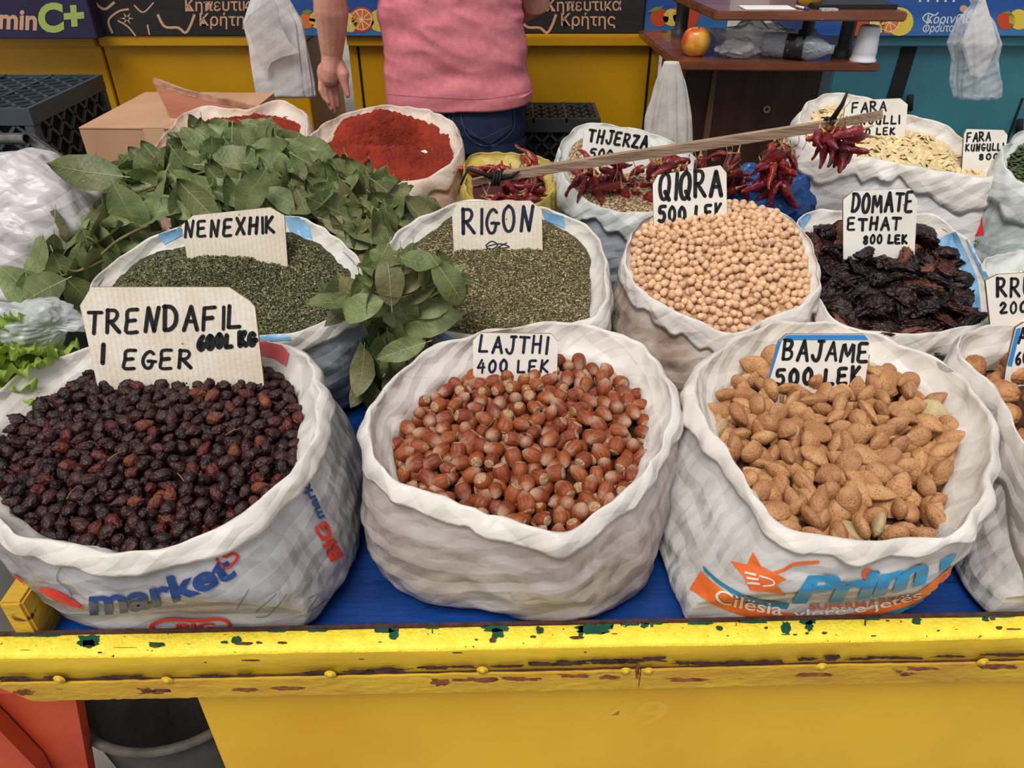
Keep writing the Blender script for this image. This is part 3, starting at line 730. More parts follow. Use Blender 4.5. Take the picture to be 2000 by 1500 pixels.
def black_art(hp, t, u):
    sh = [text_px('Κηπευτικά', u+172, 22, u+318, 20, 24, .008), text_px('Κρήτης', u+200, 50, u+306, 50, 24, .008)]
    sh += [line_px([(u+30, 65), (u+22, 40), (u+42, 22), (u+62, 18)], 4, 12), line_px([(u+40, 40), (u+60, 52), (u+75, 70)], 3, 10),
           line_px([(u+118, 28), (u+132, 52), (u+158, 54), (u+172, 64), (u+182, 50), (u+190, 28)], 5, 18), line_px([(u+72, 10), (u+90, 24), (u+110, 5)], 3, 10),
           line_px([(u-4, 5), (u+14, 18), (u+34, 4)], 5, 10), line_px([(u+102, 68), (u+98, 48)], 3, 6)]
    for k in range(6):
        a = k*pi/3; sh.append(poly_px([(u+58+4*cos(a-.5), 36+4*sin(a-.5)), (u+58+14*cos(a), 36+13*sin(a)), (u+58+4*cos(a+.5), 36+4*sin(a+.5))]))
    print_px('print', sh, hp, KRAFT, t, .0008, 0)
t, hp = carton('vegetable_carton', 196, 520, 67, BLKC, 'black vegetable carton with tan lettering behind the white bags'); black_art(hp, t, 190)
t, hp = carton('vegetable_carton', 935, 1256, 55, BLKC, 'black vegetable carton with tan lettering right of the seller', YS+.02); black_art(hp, t, 896)
def citrus(hp, t, u, v, r, m, cut=True, face=ORP):
    print_px('printed_fruit', [disc_px(u, v, r)], hp, m, t, .0008, 0)
    if cut:
        print_px('printed_fruit', [disc_px(u, v, r*.84)], hp, PALE, t, .0010, 0)
        sg = []
        for k in range(9):
            a = k*2*pi/9; b = (k+1)*2*pi/9-.1; P = [(u+r*.1*cos((a+b)/2), v+r*.1*sin((a+b)/2))]
            P += [(u+r*.76*cos(a+(b-a)*j/4), v+r*.76*sin(a+(b-a)*j/4)) for j in range(5)]; sg.append(poly_px(P))
        print_px('printed_fruit', sg, hp, face, t, .0012, 0)
def leafp(hp, t, P): print_px('printed_leaf', [poly_px(P)], hp, LEAFP, t, .0014, 0)
t, hp = carton('fruit_carton', 540, 905, 64, BLUC, 'blue citrus carton behind the seller and his arm', YS-.04)
citrus(hp, t, 742, 40, 22, YLP, False); citrus(hp, t, 600, 40, 16, ORP, False); citrus(hp, t, 622, 38, 18, YLP, False); citrus(hp, t, 706, 38, 25, ORD); citrus(hp, t, 684, 44, 19, YLP, True, YLP); citrus(hp, t, 665, 20, 17, ORD, False)
leafp(hp, t, [(588, 24), (600, 18), (612, 22), (600, 28)])
t, hp = carton('fruit_carton', 1258, 1420, 52, BLUC, 'small blue citrus carton left of the wooden stand', YS+.03)
citrus(hp, t, 1288, 34, 18, ORD, False); citrus(hp, t, 1340, 30, 26, ORD, False); citrus(hp, t, 1312, 34, 17, YLP, False); leafp(hp, t, [(1264, 24), (1278, 14), (1296, 12), (1284, 22)])
t, hp = carton('fruit_carton', 1560, 2300, 67, BLUC, 'long blue citrus carton on the teal stall at the right', YS-.04)
for (u, v, r, m, c, f) in ((1672, 40, 30, ORD, False, ORP), (1756, 42, 28, YLP, False, ORP), (1737, 42, 24, ORP, True, ORP), (1713, 48, 18, YLP, True, YLP), (1965, 40, 18, ORD, False, ORP), (1990, 38, 20, YLP, False, ORP)): citrus(hp, t, u, v, r, m, c, f)
leafp(hp, t, [(1958, 26), (1970, 20), (1976, 28)])
print_px('print', [text_px('Κορινθιακά', 1808, 46, 1925, 44, 17, .012, .3), text_px('Φρούτα', 1802, 63, 1865, 61, 15, .012, .3), line_px([(1812, 46), (1802, 36), (1812, 26), (1826, 30), (1832, 24)], 2.5, 12), *[line_px([(u+4, -16), (u, 4)], 4) for u in (1796, 1812, 1830, 1846, 1862)]], hp, WHP, t, .001, 0)
print_px('hand_hole', [disc_px(1882, 17, 8, 7)], hp, KRAFT, t, .001, 0)

# ================================================================== crates, cardboard box, tubes, board
def crate(name, x0, y0, z0, w, d, h, mat, label, cut=.045, top_lattice=True, R=None):
    t = thing(name, (x0+w/2, y0+d/2, z0), label, 'crate', 'plastic lattice crates behind the cart')
    x1, y1, z1 = x0+w, y0+d, z0+h; r = .007
    def rim(z, zz): 
        m = MB(); m.box(x0, x1, y0, y0+.012, z, zz); m.box(x0, x1, y1-.012, y1, z, zz); m.box(x0, x0+.012, y0+.012, y1-.012, z, zz); m.box(x1-.012, x1, y0+.012, y1-.012, z, zz); return m
    rim(z1-.045, z1).out('upper_rim', mat, t); rim(z0, z0+.03).out('lower_rim', mat, t)
    for (x, y) in ((x0, y0), (x1-.03, y0), (x0, y1-.03), (x1-.03, y1-.03)): MB().box(x, x+.03, y, y+.03, z0+.03, z1-.045, bev=.003).out('corner_post', mat, t)
    def lattice(P, U, Vv, lu, lv, nm):
        m = MB(); P, U, Vv = Vector(P), Vector(U), Vector(Vv); N = U.cross(Vv).normalized()*.0035
        def seg(a, b):
            d = (b-a).normalized(); s = N.normalized().cross(d)*.004
            m.prism([a+s-N, b+s-N, b-s-N, a-s-N], N*2)
        k = cut*1.4; n = int((lu+lv)/k)+1
        for i in range(1, n):
            c = i*k
            a = (c, 0) if c <= lu else (lu, c-lu); b = (0, c) if c <= lv else (c-lv, lv); seg(P+U*a[0]+Vv*a[1], P+U*b[0]+Vv*b[1])
            a = (lu-c, 0) if c <= lu else (0, c-lu); b = (lu, c) if c <= lv else (lu-(c-lv), lv); seg(P+U*a[0]+Vv*a[1], P+U*b[0]+Vv*b[1])
        m.out(nm, mat, t)
    zz, hh = z0+.03, h-.075
    lattice((x0+.03, y0+.006, zz), (1, 0, 0), (0, 0, 1), w-.06, hh, 'side_lattice')
    lattice((x0+.03, y1-.006, zz), (1, 0, 0), (0, 0, 1), w-.06, hh, 'side_lattice')
    lattice((x0+.006, y0+.03, zz), (0, 1, 0), (0, 0, 1), d-.06, hh, 'side_lattice')
    lattice((x1-.006, y0+.03, zz), (0, 1, 0), (0, 0, 1), d-.06, hh, 'side_lattice')
    if top_lattice:
        lattice((x0+.012, y0+.012, z1-.006), (1, 0, 0), (0, 1, 0), w-.024, d-.024, 'base_lattice')
        m = MB()
        for f in (.33, .66): m.box(x0+w*f-.004, x0+w*f+.004, y0, y1, z1-.012, z1)
        m.out('base_rib', mat, t)
    MB().box(x0+.014, x1-.014, y0+.014, y1-.014, z0+.004, z1-.014).out('interior_shade_block', DARK, t)  # black block stands in for the shade inside the crate
    return t
CRG = M('grey_blue_crate_plastic', (66, 78, 88), (50, 60, 68), ns=5, rough=.5); CRB = M('black_crate_plastic', (58, 58, 60), (42, 42, 44), ns=5, rough=.5)
for k, (z, l) in enumerate(((0, 'lowest'), (.33, 'middle'), (.66, 'topmost'))):
    crate('lattice_crate', -1.78, 2.10, z, .46, .44, .3298, CRG, l+' grey blue lattice crate of the stack at far left', .05)
for k, (z, l) in enumerate(((0, 'lowest'), (.2757, 'middle'), (.5514, 'topmost'))):
    crate('lattice_crate', -.04, 2.63, z, .346, .235, .2755, CRB, l+' black lattice crate of the stack right of the seller', .04)
# cardboard box on a second one
CB = M('brown_cardboard', (196, 152, 118), (182, 138, 106), ns=5, rough=.75, bump=.12, bs=120, stretch=(1, 1, .25))
TAPE = M('clear_parcel_tape', (208, 172, 132), rough=.25, coat=.3)
RB = Matrix.Rotation(-.04, 4, 'Z')
def cbox(z0, z1, label, tape=True):
    t = thing('cardboard_box', (-.93, 2.18, z0), label, 'box'); t.rotation_euler = (0, 0, -.03)
    def add(nm, m, mat):
        o = m.out(nm, mat, None); me = o.data; bpy.data.objects.remove(o); return link(nm, me, t)
    h = z1-z0
    add('box_body', MB().box(-.2, .2, -.2, .2, 0, h, bev=.003), CB)
    for s in (-1, 1): add('flap', MB().box(min(s*.001, s*.199), max(s*.001, s*.199), -.2, .2, h, h+.003), CB)
    add('tape', MB().box(-.028, .028, -.2015, .2015, h+.003, h+.0036), TAPE)
    add('tape', MB().box(-.028, .028, -.2015, -.2005, h-.07, h+.0036), TAPE)
cbox(0, .33, 'lower brown cardboard box, hidden under the taped one'); cbox(.334, .64, 'middle brown cardboard box in the column at left'); cbox(.645, .967, 'taped brown cardboard box between the crate and the paprika sack')
# metal tubes
STEEL = M('scratched_steel_tube', (150, 150, 152), (96, 90, 84), ns=20, rough=.3, metal=.85, bump=.2, bs=80)
def pipe(p, q, r, label):
    p, q = Vector(p), Vector(q); ax = (q-p).normalized(); R_ = Vector((0, 0, 1)).rotation_difference(ax).to_matrix(); L = (q-p).length
    o = MB().lathe([(r, 0), (r, L), (r*.78, L), (r*.78, 0), (r, 0)], p, 18, R_).out('steel_tube', STEEL, smooth=False, loc=p); tag(o, label, 'tube'); return o
pipe(PY(-160, 272, 1.86), PY(52, 271, 1.80), .0135, 'horizontal steel tube with an open end in front of the grey blue crate')
pipe(PY(60, 270, 1.83), PY(175, 352, 1.70), .0125, 'steel tube slanting down towards the bay leaves at far left')
# leaning board behind the left paprika sack
PLY = M('reddish_plywood', (172, 104, 74), (150, 84, 58), ns=12, rough=.55, bump=.2, bs=60, stretch=(.4, 1, 3)); PLYE = M('pale_worn_edge', (196, 152, 126), (140, 96, 74), ns=30, rough=.7)
A = [PY(299, 160, 2.12), PY(360, 184, 2.10), PY(430, 201, 2.08), PY(505, 214, 2.06), PY(500, 330, 2.0), PY(420, 340, 2.0), PY(366, 300, 2.03)]
bd = MB().prism(A, (0, .006, -.0)).out('wooden_board', PLY, loc=A[-1]); tag(bd, 'curved reddish board leaning behind the left paprika sack', 'board')
MB().prism([PY(299, 153, 2.118), PY(360, 176, 2.098), PY(430, 193, 2.078), PY(505, 207, 2.058), PY(505, 216, 2.058), PY(430, 203, 2.078), PY(360, 186, 2.098), PY(299, 163, 2.118)], (0, .012, 0)).out('board_edge', PLYE, bd)

# ================================================================== wooden stand with its shelves
WD = M('varnished_brown_wood', (128, 74, 50), (104, 56, 36), ns=9, rough=.3, bump=.3, bs=60, stretch=(.6, 2.5, 1), col3=(182, 160, 146), thr=.71, s3=28, soft=.05, coat=.3)
WDD = M('dark_cabinet_wood', (64, 38, 28), (46, 27, 20), ns=9, rough=.45, bump=.2, bs=60, stretch=(3, 1, .4))
POST = M('pale_worn_post', (112, 82, 62), (92, 64, 48), ns=10, rough=.6, stretch=(3, 3, .5))
st = thing('wooden_stand', (.75, 2.5, 0), 'dark wooden cabinet with two worn brown shelves, right of centre', 'cabinet')
def slab(pts, z, th, nm):
    return MB().prism([PZ(u, v, z) for u, v in pts], (0, 0, -th)).out(nm, WD, st)
Z1, Z2 = 1.078, 1.212
def edge(p, z, th): return [Vector((a.x, a.y, z)) for a in p]
P1 = [(.47, 2.27), (1.045, 2.25), (1.045, 2.78), (.44, 2.82)]
P2 = [(.555, 2.24), (1.07, 2.22), (1.07, 2.74), (.50, 2.78)]
for P, z, nm in ((P1, Z1, 'lower_shelf'), (P2, Z2, 'upper_shelf')):
    m = MB().prism([(x, y, z) for x, y in P], (0, 0, -.024)); o = m.out(nm, WD, st)
    bm = bmesh.new(); bm.from_mesh(o.data); bmesh.ops.bevel(bm, geom=bm.edges[:], offset=.004, segments=2, affect='EDGES'); bm.to_mesh(o.data); bm.free()
MB().box(.52, .93, 2.36, 2.76, .04, Z1-.024, bev=.002).out('cabinet_body', WDD, st)
MB().prism([PY(1394, 134, 2.352), PY(1402, 134, 2.352), PY(1378, 330, 2.352), PY(1364, 330, 2.352)], (0, .008, 0)).out('corner_strip', POST, st)
MB().lathe([(.011, 0), (.012, .004), (.006, .004), (.005, 0)], PY(1497, 214, 2.36), 14, Matrix.Rotation(pi/2, 3, 'X')).out('keyhole_plate', M('dull_brass', (150, 126, 104), rough=.5, metal=.6), st, True)
PIPE = M('dark_grey_pipe', (70, 72, 74), rough=.45)
for (x, y) in ((.975, 2.36), (.56, 2.7), (.98, 2.7)):
    MB().lathe([(.03, Z1), (.03, Z1+.02), (.021, Z1+.022), (.021, Z2-.024)], (x, y, 0), 20).out('shelf_post', PIPE, st, True)
# things on the stand
def apple(u, v, Y, r, mat, label):
    p = PY(u, v, Y); t = thing('apple', p, label, 'apple')
    prof = [(0, r*.62), (r*.18, r*.74), (r*.5, r*.86), (r*.85, r*.6), (r, r*.08), (r*.92, -r*.42), (r*.62, -r*.84), (r*.3, -r*.95), (0, -r*.8)]
    pr = [(q.x, q.y) for q in catmull([(a, b, 0) for a, b in prof], 26, False)]
    o = MB().lathe([(max(0, a), b) for a, b in pr], p, 30).out('apple_skin', mat, t, True)
    MB().tube([p+Vector((0, 0, r*.6)), p+Vector((r*.1, 0, r*.95))], r*.05, 6).out('stem', M('brown_stem', (84, 60, 36), rough=.8), t, True)
    return t
APM = M('red_yellow_apple', (206, 78, 40), (226, 174, 62), ns=16, rough=.3, spec=.5, lo=.42, hi=.6, coat=.2)
apple(1360, 79, 2.36, .042, APM, 'red and yellow apple on the lower shelf of the stand').location.z = Z1+.038
apple(1583, -8, 2.34, .038, M('yellow_fruit', (226, 196, 60), (206, 160, 50), ns=9, rough=.35), 'yellow apple at the front of the upper shelf').location.z = Z2+.034
def lump(name, c, rx, ry, rz, mat, label, cat, seed, amp=.25, fr=3, nu=56, nv=34, sq=1.0, parent=None, ridg=1, tri=0, flatz=None, shape=None, **k):
    def f(a, b):
        d = Vector((sin(b)*cos(a), sin(b)*sin(a), cos(b)))
        g = 1+amp*(noise.noise(d*fr+Vector((seed, 0, 0)))*.8+ridg*(.35-abs(noise.noise(d*fr*2.2+Vector((0, seed, 0))))*1.4)*.6+.25*noise.noise(d*fr*5+Vector((seed, seed, 0))))
        p = Vector((d.x*rx*g, d.y*ry*g, d.z*rz*g))
        if shape: p = shape(p, d)
        q = Vector(c)+p
        if tri: q += d*tri*crumple(q, 15, FOLD, seed)
        if flatz is not None and q.z < flatz: q.z = flatz
        return q
    V, Fc = sph(nu, nv, f)
    if parent: return obj(name, V, Fc, mat, parent)
    o = obj(name, V, Fc, mat, loc=c); tag(o, label, cat); return o
THIN = M('thin_white_carrier_film', (240, 238, 236), (228, 226, 224), ns=10, rough=.4, transl=.3, ridge=.2, rsc=12, bump=.15, bs=60, bump2=.25, bs2=14)
CLEAR = M('clear_plastic_film', (238, 240, 240), rough=.12, spec=.8, alpha=.30, ridge=.45, rsc=16, bump2=.5, bs2=14, coat=.6)
CLEARG = M('cloudy_plastic_film', (225, 228, 228), (205, 208, 210), ns=20, rough=.2, spec=.7, alpha=.5, ridge=.45, rsc=16, bump2=.5, bs2=14, coat=.5)
lump('crumpled_bag', (.72, 2.42, Z1+.037), .125, .085, .04, CLEARG, 'crumpled cloudy plastic bag on the lower shelf behind the bottle', 'bag', 3.3, .3, 1.8, flatz=Z1+.001, ridg=.4, tri=.014, nu=90, nv=60)
lump('crumpled_bag', (.655, 2.33, Z1+.024), .06, .035, .026, THIN, 'small crumpled white bag on the lower shelf right of the apple', 'bag', 8.1, .35, 2, flatz=Z1+.001, ridg=.4, tri=.010, nu=90, nv=60)
bp = Vector((.80, 2.31, Z1+.034)); bt = thing('water_bottle', bp, 'empty clear plastic bottle with a dark label lying on the lower shelf', 'bottle')
RX = Matrix.Rotation(radians(78), 3, 'Y') 
RX = Matrix.Rotation(radians(-26), 3, 'Z') @ Matrix.Rotation(pi/2, 3, 'Y')
GLS = M('clear_bottle_plastic', (225, 230, 232), rough=.08, alpha=.38, spec=.9, bump2=.9, bs2=30, coat=.8)
pr = [(.004, -.08), (.03, -.078), (.033, -.07)]+[(.033-.0025*(k % 2), -.06+k*.009) for k in range(12)]+[(.033, .055), (.024, .085), (.013, .105), (.012, .118), (0, .119)]
MB().lathe([(a*.98, b) for a, b in pr], bp, 30, RX).out('bottle_body', GLS, bt, True)
MB().lathe([(.0338, -.012), (.0338, .038)], bp, 30, RX).out('label_band', M('black_bottle_label', (38, 38, 40), (110, 108, 106), ns=40, rough=.4, lo=.55, hi=.6), bt, True)
cpp = Vector((1.005, 2.285, Z1)); ct = thing('paper_cup', cpp, 'white cup turned upside down at the right end of the lower shelf', 'cup')
MB().lathe([(.036, 0), (.037, .004), (.033, .008), (.0325, .02), (.0335, .024), (.027, .088), (.024, .092), (0, .09)], cpp, 28).out('cup_wall', M('white_cup_plastic', (226, 226, 228), rough=.4), ct, True)
def flat(name, x0, x1, y0, y1, z0, z1, mat, label, cat): 
    o = MB().box(x0, x1, y0, y1, z0, z1, bev=.001).out(name, mat, loc=((x0+x1)/2, (y0+y1)/2, z0)); tag(o, label, cat); return o
flat('notepaper', .64, .78, 2.26, 2.34, Z2, Z2+.002, M('white_paper', (228, 226, 224), rough=.8), 'white sheet of paper on the upper shelf', 'paper')
flat('tablet_case', .83, 1.06, 2.27, 2.42, Z2, Z2+.012, M('black_case', (26, 26, 28), rough=.5), 'black tablet case at the right of the upper shelf', 'tablet')
flat('foil_wrapper', .84, .885, 2.235, 2.26, Z2, Z2+.006, M('silver_foil', (220, 220, 222), rough=.25, metal=.6, bump=.6, bs=120), 'small silver wrapper at the front of the upper shelf', 'wrapper')
pn = thing('ballpoint_pen', (.80, 2.27, Z2+.004), 'clear pen with a blue cap on the upper shelf', 'pen')
MB().tube([(.79, 2.30, Z2+.004), (.803, 2.262, Z2+.004)], .0035, 8).out('barrel', WHP, pn, True); MB().tube([(.803, 2.262, Z2+.004), (.806, 2.25, Z2+.004)], .0042, 8).out('cap', M('blue_cap', (40, 70, 170), rough=.4), pn, True)

# hanging bags: film drawn to a knot
def hangbag(name, u, v0, v1, Y, prof, mat, label, seed, depth=.5, hook=True, sl=0.0, na=1.0):
    """prof: (fraction from the top, half width px)"""
    p0, p1 = PY(u, v0, Y), PY(u, v1, Y); zc = (Y*cP+(H-(p0.z+p1.z)/2)*sP)/F
    t = thing(name, (p1.x, Y, p1.z), label, 'bag'); nu, nv = 96, 46; V = []
    for j in range(nv+1):
        f = j/nv; w = np.interp(f, [a for a, _ in prof], [b for _, b in prof])*zc; c = p0.lerp(p1, f)+Vector((sl*f*zc, 0, 0))
        for i in range(nu):
            a = 2*pi*i/nu
            g = 1+.16*na*(1-f*.4)*noise.noise(Vector((cos(a)*4+seed, sin(a)*4, f*1.2)))+.10*na*noise.noise(Vector((cos(a)*9, sin(a)*9+seed, f*2.5)))
            V.append(c+Vector((cos(a)*w*g, sin(a)*w*depth*g, .004*noise.noise(Vector((cos(a)*3, sin(a)*3, seed)))*(f > .9))))
    Fc = [(j*nu+i, j*nu+(i+1) % nu, (j+1)*nu+(i+1) % nu, (j+1)*nu+i) for j in range(nv) for i in range(nu)]+[tuple(range(nu)), tuple(nv*nu+i for i in reversed(range(nu)))]
    o = obj('bag_film', V, Fc, mat, t); fixn(o.data)
    if hook: MB().tube([p0, (p0.x, Y, 2.56)], .0025, 6).out('hanging_string', M('pale_string', (186, 170, 146), rough=.9), t, True)
    return t
hb_ = hangbag('hanging_bag_bundle', 516, -70, 190, 2.45, [(0, 8), (.2, 30), (.42, 56), (.6, 58), (.85, 60), (1, 60)], THIN, 'bundle of white carrier bags hanging left of the seller', 4.4, .16, sl=44)
MB().prism([PY(u, v, 2.40+.0002*(v-30)) for u, v in ((477, 44), (486, 30), (530, -4), (540, 8), (548, 50), (566, 84), (584, 103), (550, 112), (530, 122), (518, 146), (512, 120), (494, 90))], (0, .004, 0)).out('folded_corner', THIN, hb_)
hangbag('hanging_bag', 1906, -10, 190, 2.2, [(0, 18), (.08, 8), (.25, 36), (.45, 52), (.6, 44), (.85, 50), (1, 46)], CLEAR, 'clear plastic bag full of bags hanging over the teal stall', 9.3, .5)
hangbag('hanging_bag', 1918, 0, 150, 2.2, [(0, 6), (.25, 20), (.55, 34), (.8, 22), (1, 12)], THIN, 'white bags bunched inside the hanging clear bag', 2.3, .3, hook=False, sl=-10)
hangbag('hanging_bag', 1311, 120, 350, 2.2, [(0, 12), (.15, 24), (.45, 38), (.75, 46), (.92, 44), (1, 30)], M('dull_white_cloth', (206, 200, 192), (190, 184, 176), ns=8, rough=.7, bump2=.3, bs2=14), 'off white cloth bag hanging from the corner of the wooden stand', 6.1, .5, hook=False, na=2.2, sl=-8)
# ================================================================== the seller, seen from behind
SKIN = M('skin', (214, 158, 138), (204, 140, 122), ns=22, rough=.5, bump=.2, bs=120)
SHIRT = M('pink_jersey', (224, 134, 142), (212, 120, 130), ns=60, rough=.9, bump=.35, bs=420, bump2=.0)
JEAN = M('dark_denim', (34, 50, 84), (26, 38, 64), ns=24, rough=.85, bump=.35, bs=500)
per = thing('person', (-.175, 2.45, 0), 'person in a pink T-shirt and dark jeans standing with back turned, left arm hanging', 'person')
def ell(m, c, r, n=16):
    def f(a, b): return Vector((c[0]+r[0]*sin(b)*cos(a), c[1]+r[1]*sin(b)*sin(a), c[2]+r[2]*cos(b)))
    m.add(*sph(n, n//2+2, f))
m = MB(); cx, cy = -.18, 2.45
def tb_(pts, r): 
    m.tube(pts, r, 14)
    for p, q in ((pts[0], r[0]), (pts[-1], r[-1])): ell(m, p, (q, q, q), 12)
# trunk, neck, head, legs
for z, rx, ry in ((.95, .165, .10), (1.08, .15, .095), (1.2, .155, .10), (1.33, .175, .105), (1.42, .17, .09)): ell(m, (cx, cy, z), (rx, ry, .11), 20)
tb_([(cx, cy, 1.42), (cx, cy-.005, 1.53)], [.062, .056])
ell(m, (cx, cy+.012, 1.655), (.075, .094, .115), 24); ell(m, (cx, cy+.035, 1.60), (.058, .07, .07), 18)
ell(m, (cx, cy+.115, 1.635), (.014, .022, .022), 10)
for s in (-1, 1):
    ell(m, (cx+s*.077, cy, 1.64), (.010, .018, .031), 10); ell(m, (cx+s*.03, cy+.092, 1.665), (.013, .012, .012), 10)
    tb_([(cx+s*.09, cy, .92), (cx+s*.10, cy+.01, .52), (cx+s*.10, cy-.01, .10)], [.092, .06, .042])
    ell(m, (cx+s*.105, cy+.06, .05), (.045, .13, .045), 14)
# left arm with hand, from the photograph's side of the body
def q(u, v, Y=2.39): return PY(u, v, Y)
tb_([(cx-.175, cy, 1.43), (cx-.265, cy-.03, 1.36), (-.515, 2.36, 1.285), q(647, 20, 2.375), q(648, 60, 2.385), q(648, 100, 2.39)], [.062, .055, .046, .050, .043, .034])
tb_([q(648, 100), q(648, 118), q(647, 136), q(645, 150)], [.032, .031, .033, .030])
for (u, v, rx, rz) in ((634, 146, .023, .036), (645, 142, .028, .038), (659, 138, .022, .032), (640, 158, .026, .022), (650, 156, .021, .02)): ell(m, q(u, v), (rx, .017, rz), 16)
for pts, r in ((((624, 160), (626, 176), (633, 191), (641, 201)), .0078), (((633, 162), (635, 182), (641, 201), (647, 213)), .0086), (((643, 163), (646, 184), (650, 203), (653, 219)), .0090), (((653, 160), (656, 178), (659, 194), (660, 207)), .0088)):
    k = {624: .010, 633: .002, 643: -.008, 653: -.018}[pts[0][0]]
    P = [q(u, v, 2.385-k) for u, v in pts]; P[0] = q(pts[0][0]+2, pts[0][1]-10, 2.39); tb_(P, [r, r*.98, r*.9, r*.72])
tb_([q(660, 124), q(671, 146, 2.38), q(673, 164, 2.375), q(679, 186, 2.37)], [.019, .0185, .0125, .0085])
# right arm, bent forward out of sight
tb_([(cx+.175, cy, 1.43), (cx+.25, cy+.06, 1.20), (cx+.16, cy+.26, 1.12)], [.062, .046, .032])
ell(m, (cx+.14, cy+.31, 1.115), (.024, .05, .036), 14)
for k in range(4): tb_([(cx+.125+k*.012, cy+.34, 1.135-k*.014), (cx+.10+k*.006, cy+.38, 1.13-k*.014), (cx+.075+k*.004, cy+.37, 1.125-k*.014)], [.009, .009, .007])
tb_([(cx+.155, cy+.31, 1.14), (cx+.125, cy+.35, 1.16)], [.011, .008])
o = m.out('body', SKIN, per, True)
md = o.modifiers.new('r', 'REMESH'); md.mode = 'VOXEL'; md.voxel_size = .003; md.use_smooth_shade = True
s2 = o.modifiers.new('s', 'SMOOTH'); s2.factor = .5; s2.iterations = 2
dg = bpy.context.evaluated_depsgraph_get(); me = bpy.data.meshes.new_from_object(o.evaluated_get(dg)); o.modifiers.clear(); o.data = me
me.polygons.foreach_set('use_smooth', [True]*len(me.polygons))
# hair
def hf(a, b):
    d = Vector((sin(b)*cos(a), sin(b)*sin(a), cos(b))); g = 1+.03*noise.noise(d*9)
    z = max(d.z, -.45 if d.y < .2 else .25)
    return Vector((cx+d.x*.083*g, cy+.006+d.y*.098*g, 1.668+z*.118*g))
obj('hair', *sph(36, 24, hf), M('short_dark_hair', (52, 40, 32), rough=.7, bump=1, bs=200), per)
# shirt: one cloth tube from the hem to the collar, folds modelled
def ring(z, c, rx, ry, n, e=2.4):
    R = []
    for i in range(n):
        a = 2*pi*i/n; ca, sa = cos(a), sin(a); k = (abs(ca)**e+abs(sa)**e)**(-1/e)
        R.append(Vector((c[0]+rx*ca*k, c[1]+ry*sa*k, z)))
    return R
S = [(.928, .231, .150), (.934, .232, .151), (.99, .226, .146), (1.06, .218, .140), (1.13, .210, .136), (1.2, .206, .134), (1.28, .208, .134), (1.36, .214, .130), (1.42, .205, .115), (1.46, .165, .09), (1.49, .11, .07), (1.51, .075, .062)]
V = []; n = 128; nr = 110; zs = [s[0] for s in S]
for j in range(nr+1):
    z = zs[0]+(zs[-1]-zs[0])*j/nr; rx = np.interp(z, zs, [s[1] for s in S]); ry = np.interp(z, zs, [s[2] for s in S]); sx = -.166-(z-.93)*.06
    for i, p in enumerate(ring(z, (sx, 2.45), rx, ry, n)):
        r = Vector((p.x-sx, p.y-2.45, 0)).normalized()
        qx = p.x-sx
        w = .011*noise.noise(Vector((qx*4+z*5, z*15-qx*4, 2.0)))+.009*(1-2.2*abs(noise.noise(Vector((qx*5-z*5, z*17+qx*7, 7)))))*min(1, max(0, (z-.97)*6))
        hem = .0045 if z < .95 else 0
        w += .004*noise.noise(Vector((cos(2*pi*i/n)*3, sin(2*pi*i/n)*3, z*2)))
        V.append(p+r*(w+hem*0)+Vector((0, 0, (.012*noise.noise(Vector((qx*5, 0, 4)))+.02*(qx+.1)*(qx > 0)) if z < .96 else 0)))
Fc = [(j*n+i, j*n+(i+1) % n, (j+1)*n+(i+1) % n, (j+1)*n+i) for j in range(nr) for i in range(n)]
shirt = obj('t_shirt', V, Fc, SHIRT, per)
b = shirt.modifiers.new('s', 'SOLIDIFY'); b.thickness = .002
MB().tube([(cx-.15, cy, 1.43), (cx-.235, cy-.015, 1.375), (cx-.30, cy-.055, 1.325)], [.085, .078, .074], 24, cap=False).out('sleeve', SHIRT, per, True)
MB().tube([(cx+.15, cy, 1.43), (cx+.225, cy+.03, 1.32), (cx+.25, cy+.055, 1.25)], [.085, .078, .072], 24, cap=False).out('sleeve', SHIRT, per, True)
hemb = BVHTree.FromPolygons(V, Fc)
def hs(u, v):
    r = hemb.ray_cast(CAM, ray(u, v).normalized()); return (r[0], r[1]) if r[0] is not None else None
print_px('hem_stitching', [line_px([(752, 184), (850, 191), (950, 193), (1038, 178)], 1.6, 40)], hs, M('hem_stitch_pink', (190, 96, 108), rough=.9), shirt, .0006, 8)
# jeans
V = []; Fc = []; nr = 30
for j in range(nr+1):
    z = 1.0-j*.2/nr
    for i, p in enumerate(ring(z, (-.155, 2.452), .192+.006*sin(j/nr*3), .128+.012*sin(j/nr*3), n, 2.3)):
        r = Vector((p.x+.155, p.y-2.452, 0)).normalized(); V.append(p+r*.004*noise.noise(Vector((p.x*9, z*22, 1)))+Vector((0, 0, 0)))
Fc = [(j*n+i, j*n+(i+1) % n, (j+1)*n+(i+1) % n, (j+1)*n+i) for j in range(nr) for i in range(n)]
for s in (-1, 1):
    b0 = len(V); m_ = 40
    for j in range(41):
        f = j/40; z = .83-f*.76; r0 = .112*(1-f)**1.2*.55+.075
        c = (-.155+s*(.098+f*.01), 2.452-.01*f)
        for i in range(m_):
            a = 2*pi*i/m_; k = 1+.05*noise.noise(Vector((cos(a)*2+s*4, z*14, sin(a)*2)))
            V.append(Vector((c[0]+min(r0, .105)*cos(a)*k*.98, c[1]+r0*1.06*sin(a)*k, z)))
    Fc += [(b0+j*m_+i, b0+j*m_+(i+1) % m_, b0+(j+1)*m_+(i+1) % m_, b0+(j+1)*m_+i) for j in range(40) for i in range(m_)]
jo = obj('jeans', V, Fc, JEAN, per)
jb = BVHTree.FromPolygons(V, Fc)
def hj(u, v):
    r = jb.ray_cast(CAM, ray(u, v).normalized()); return (r[0], r[1]) if r[0] is not None else None
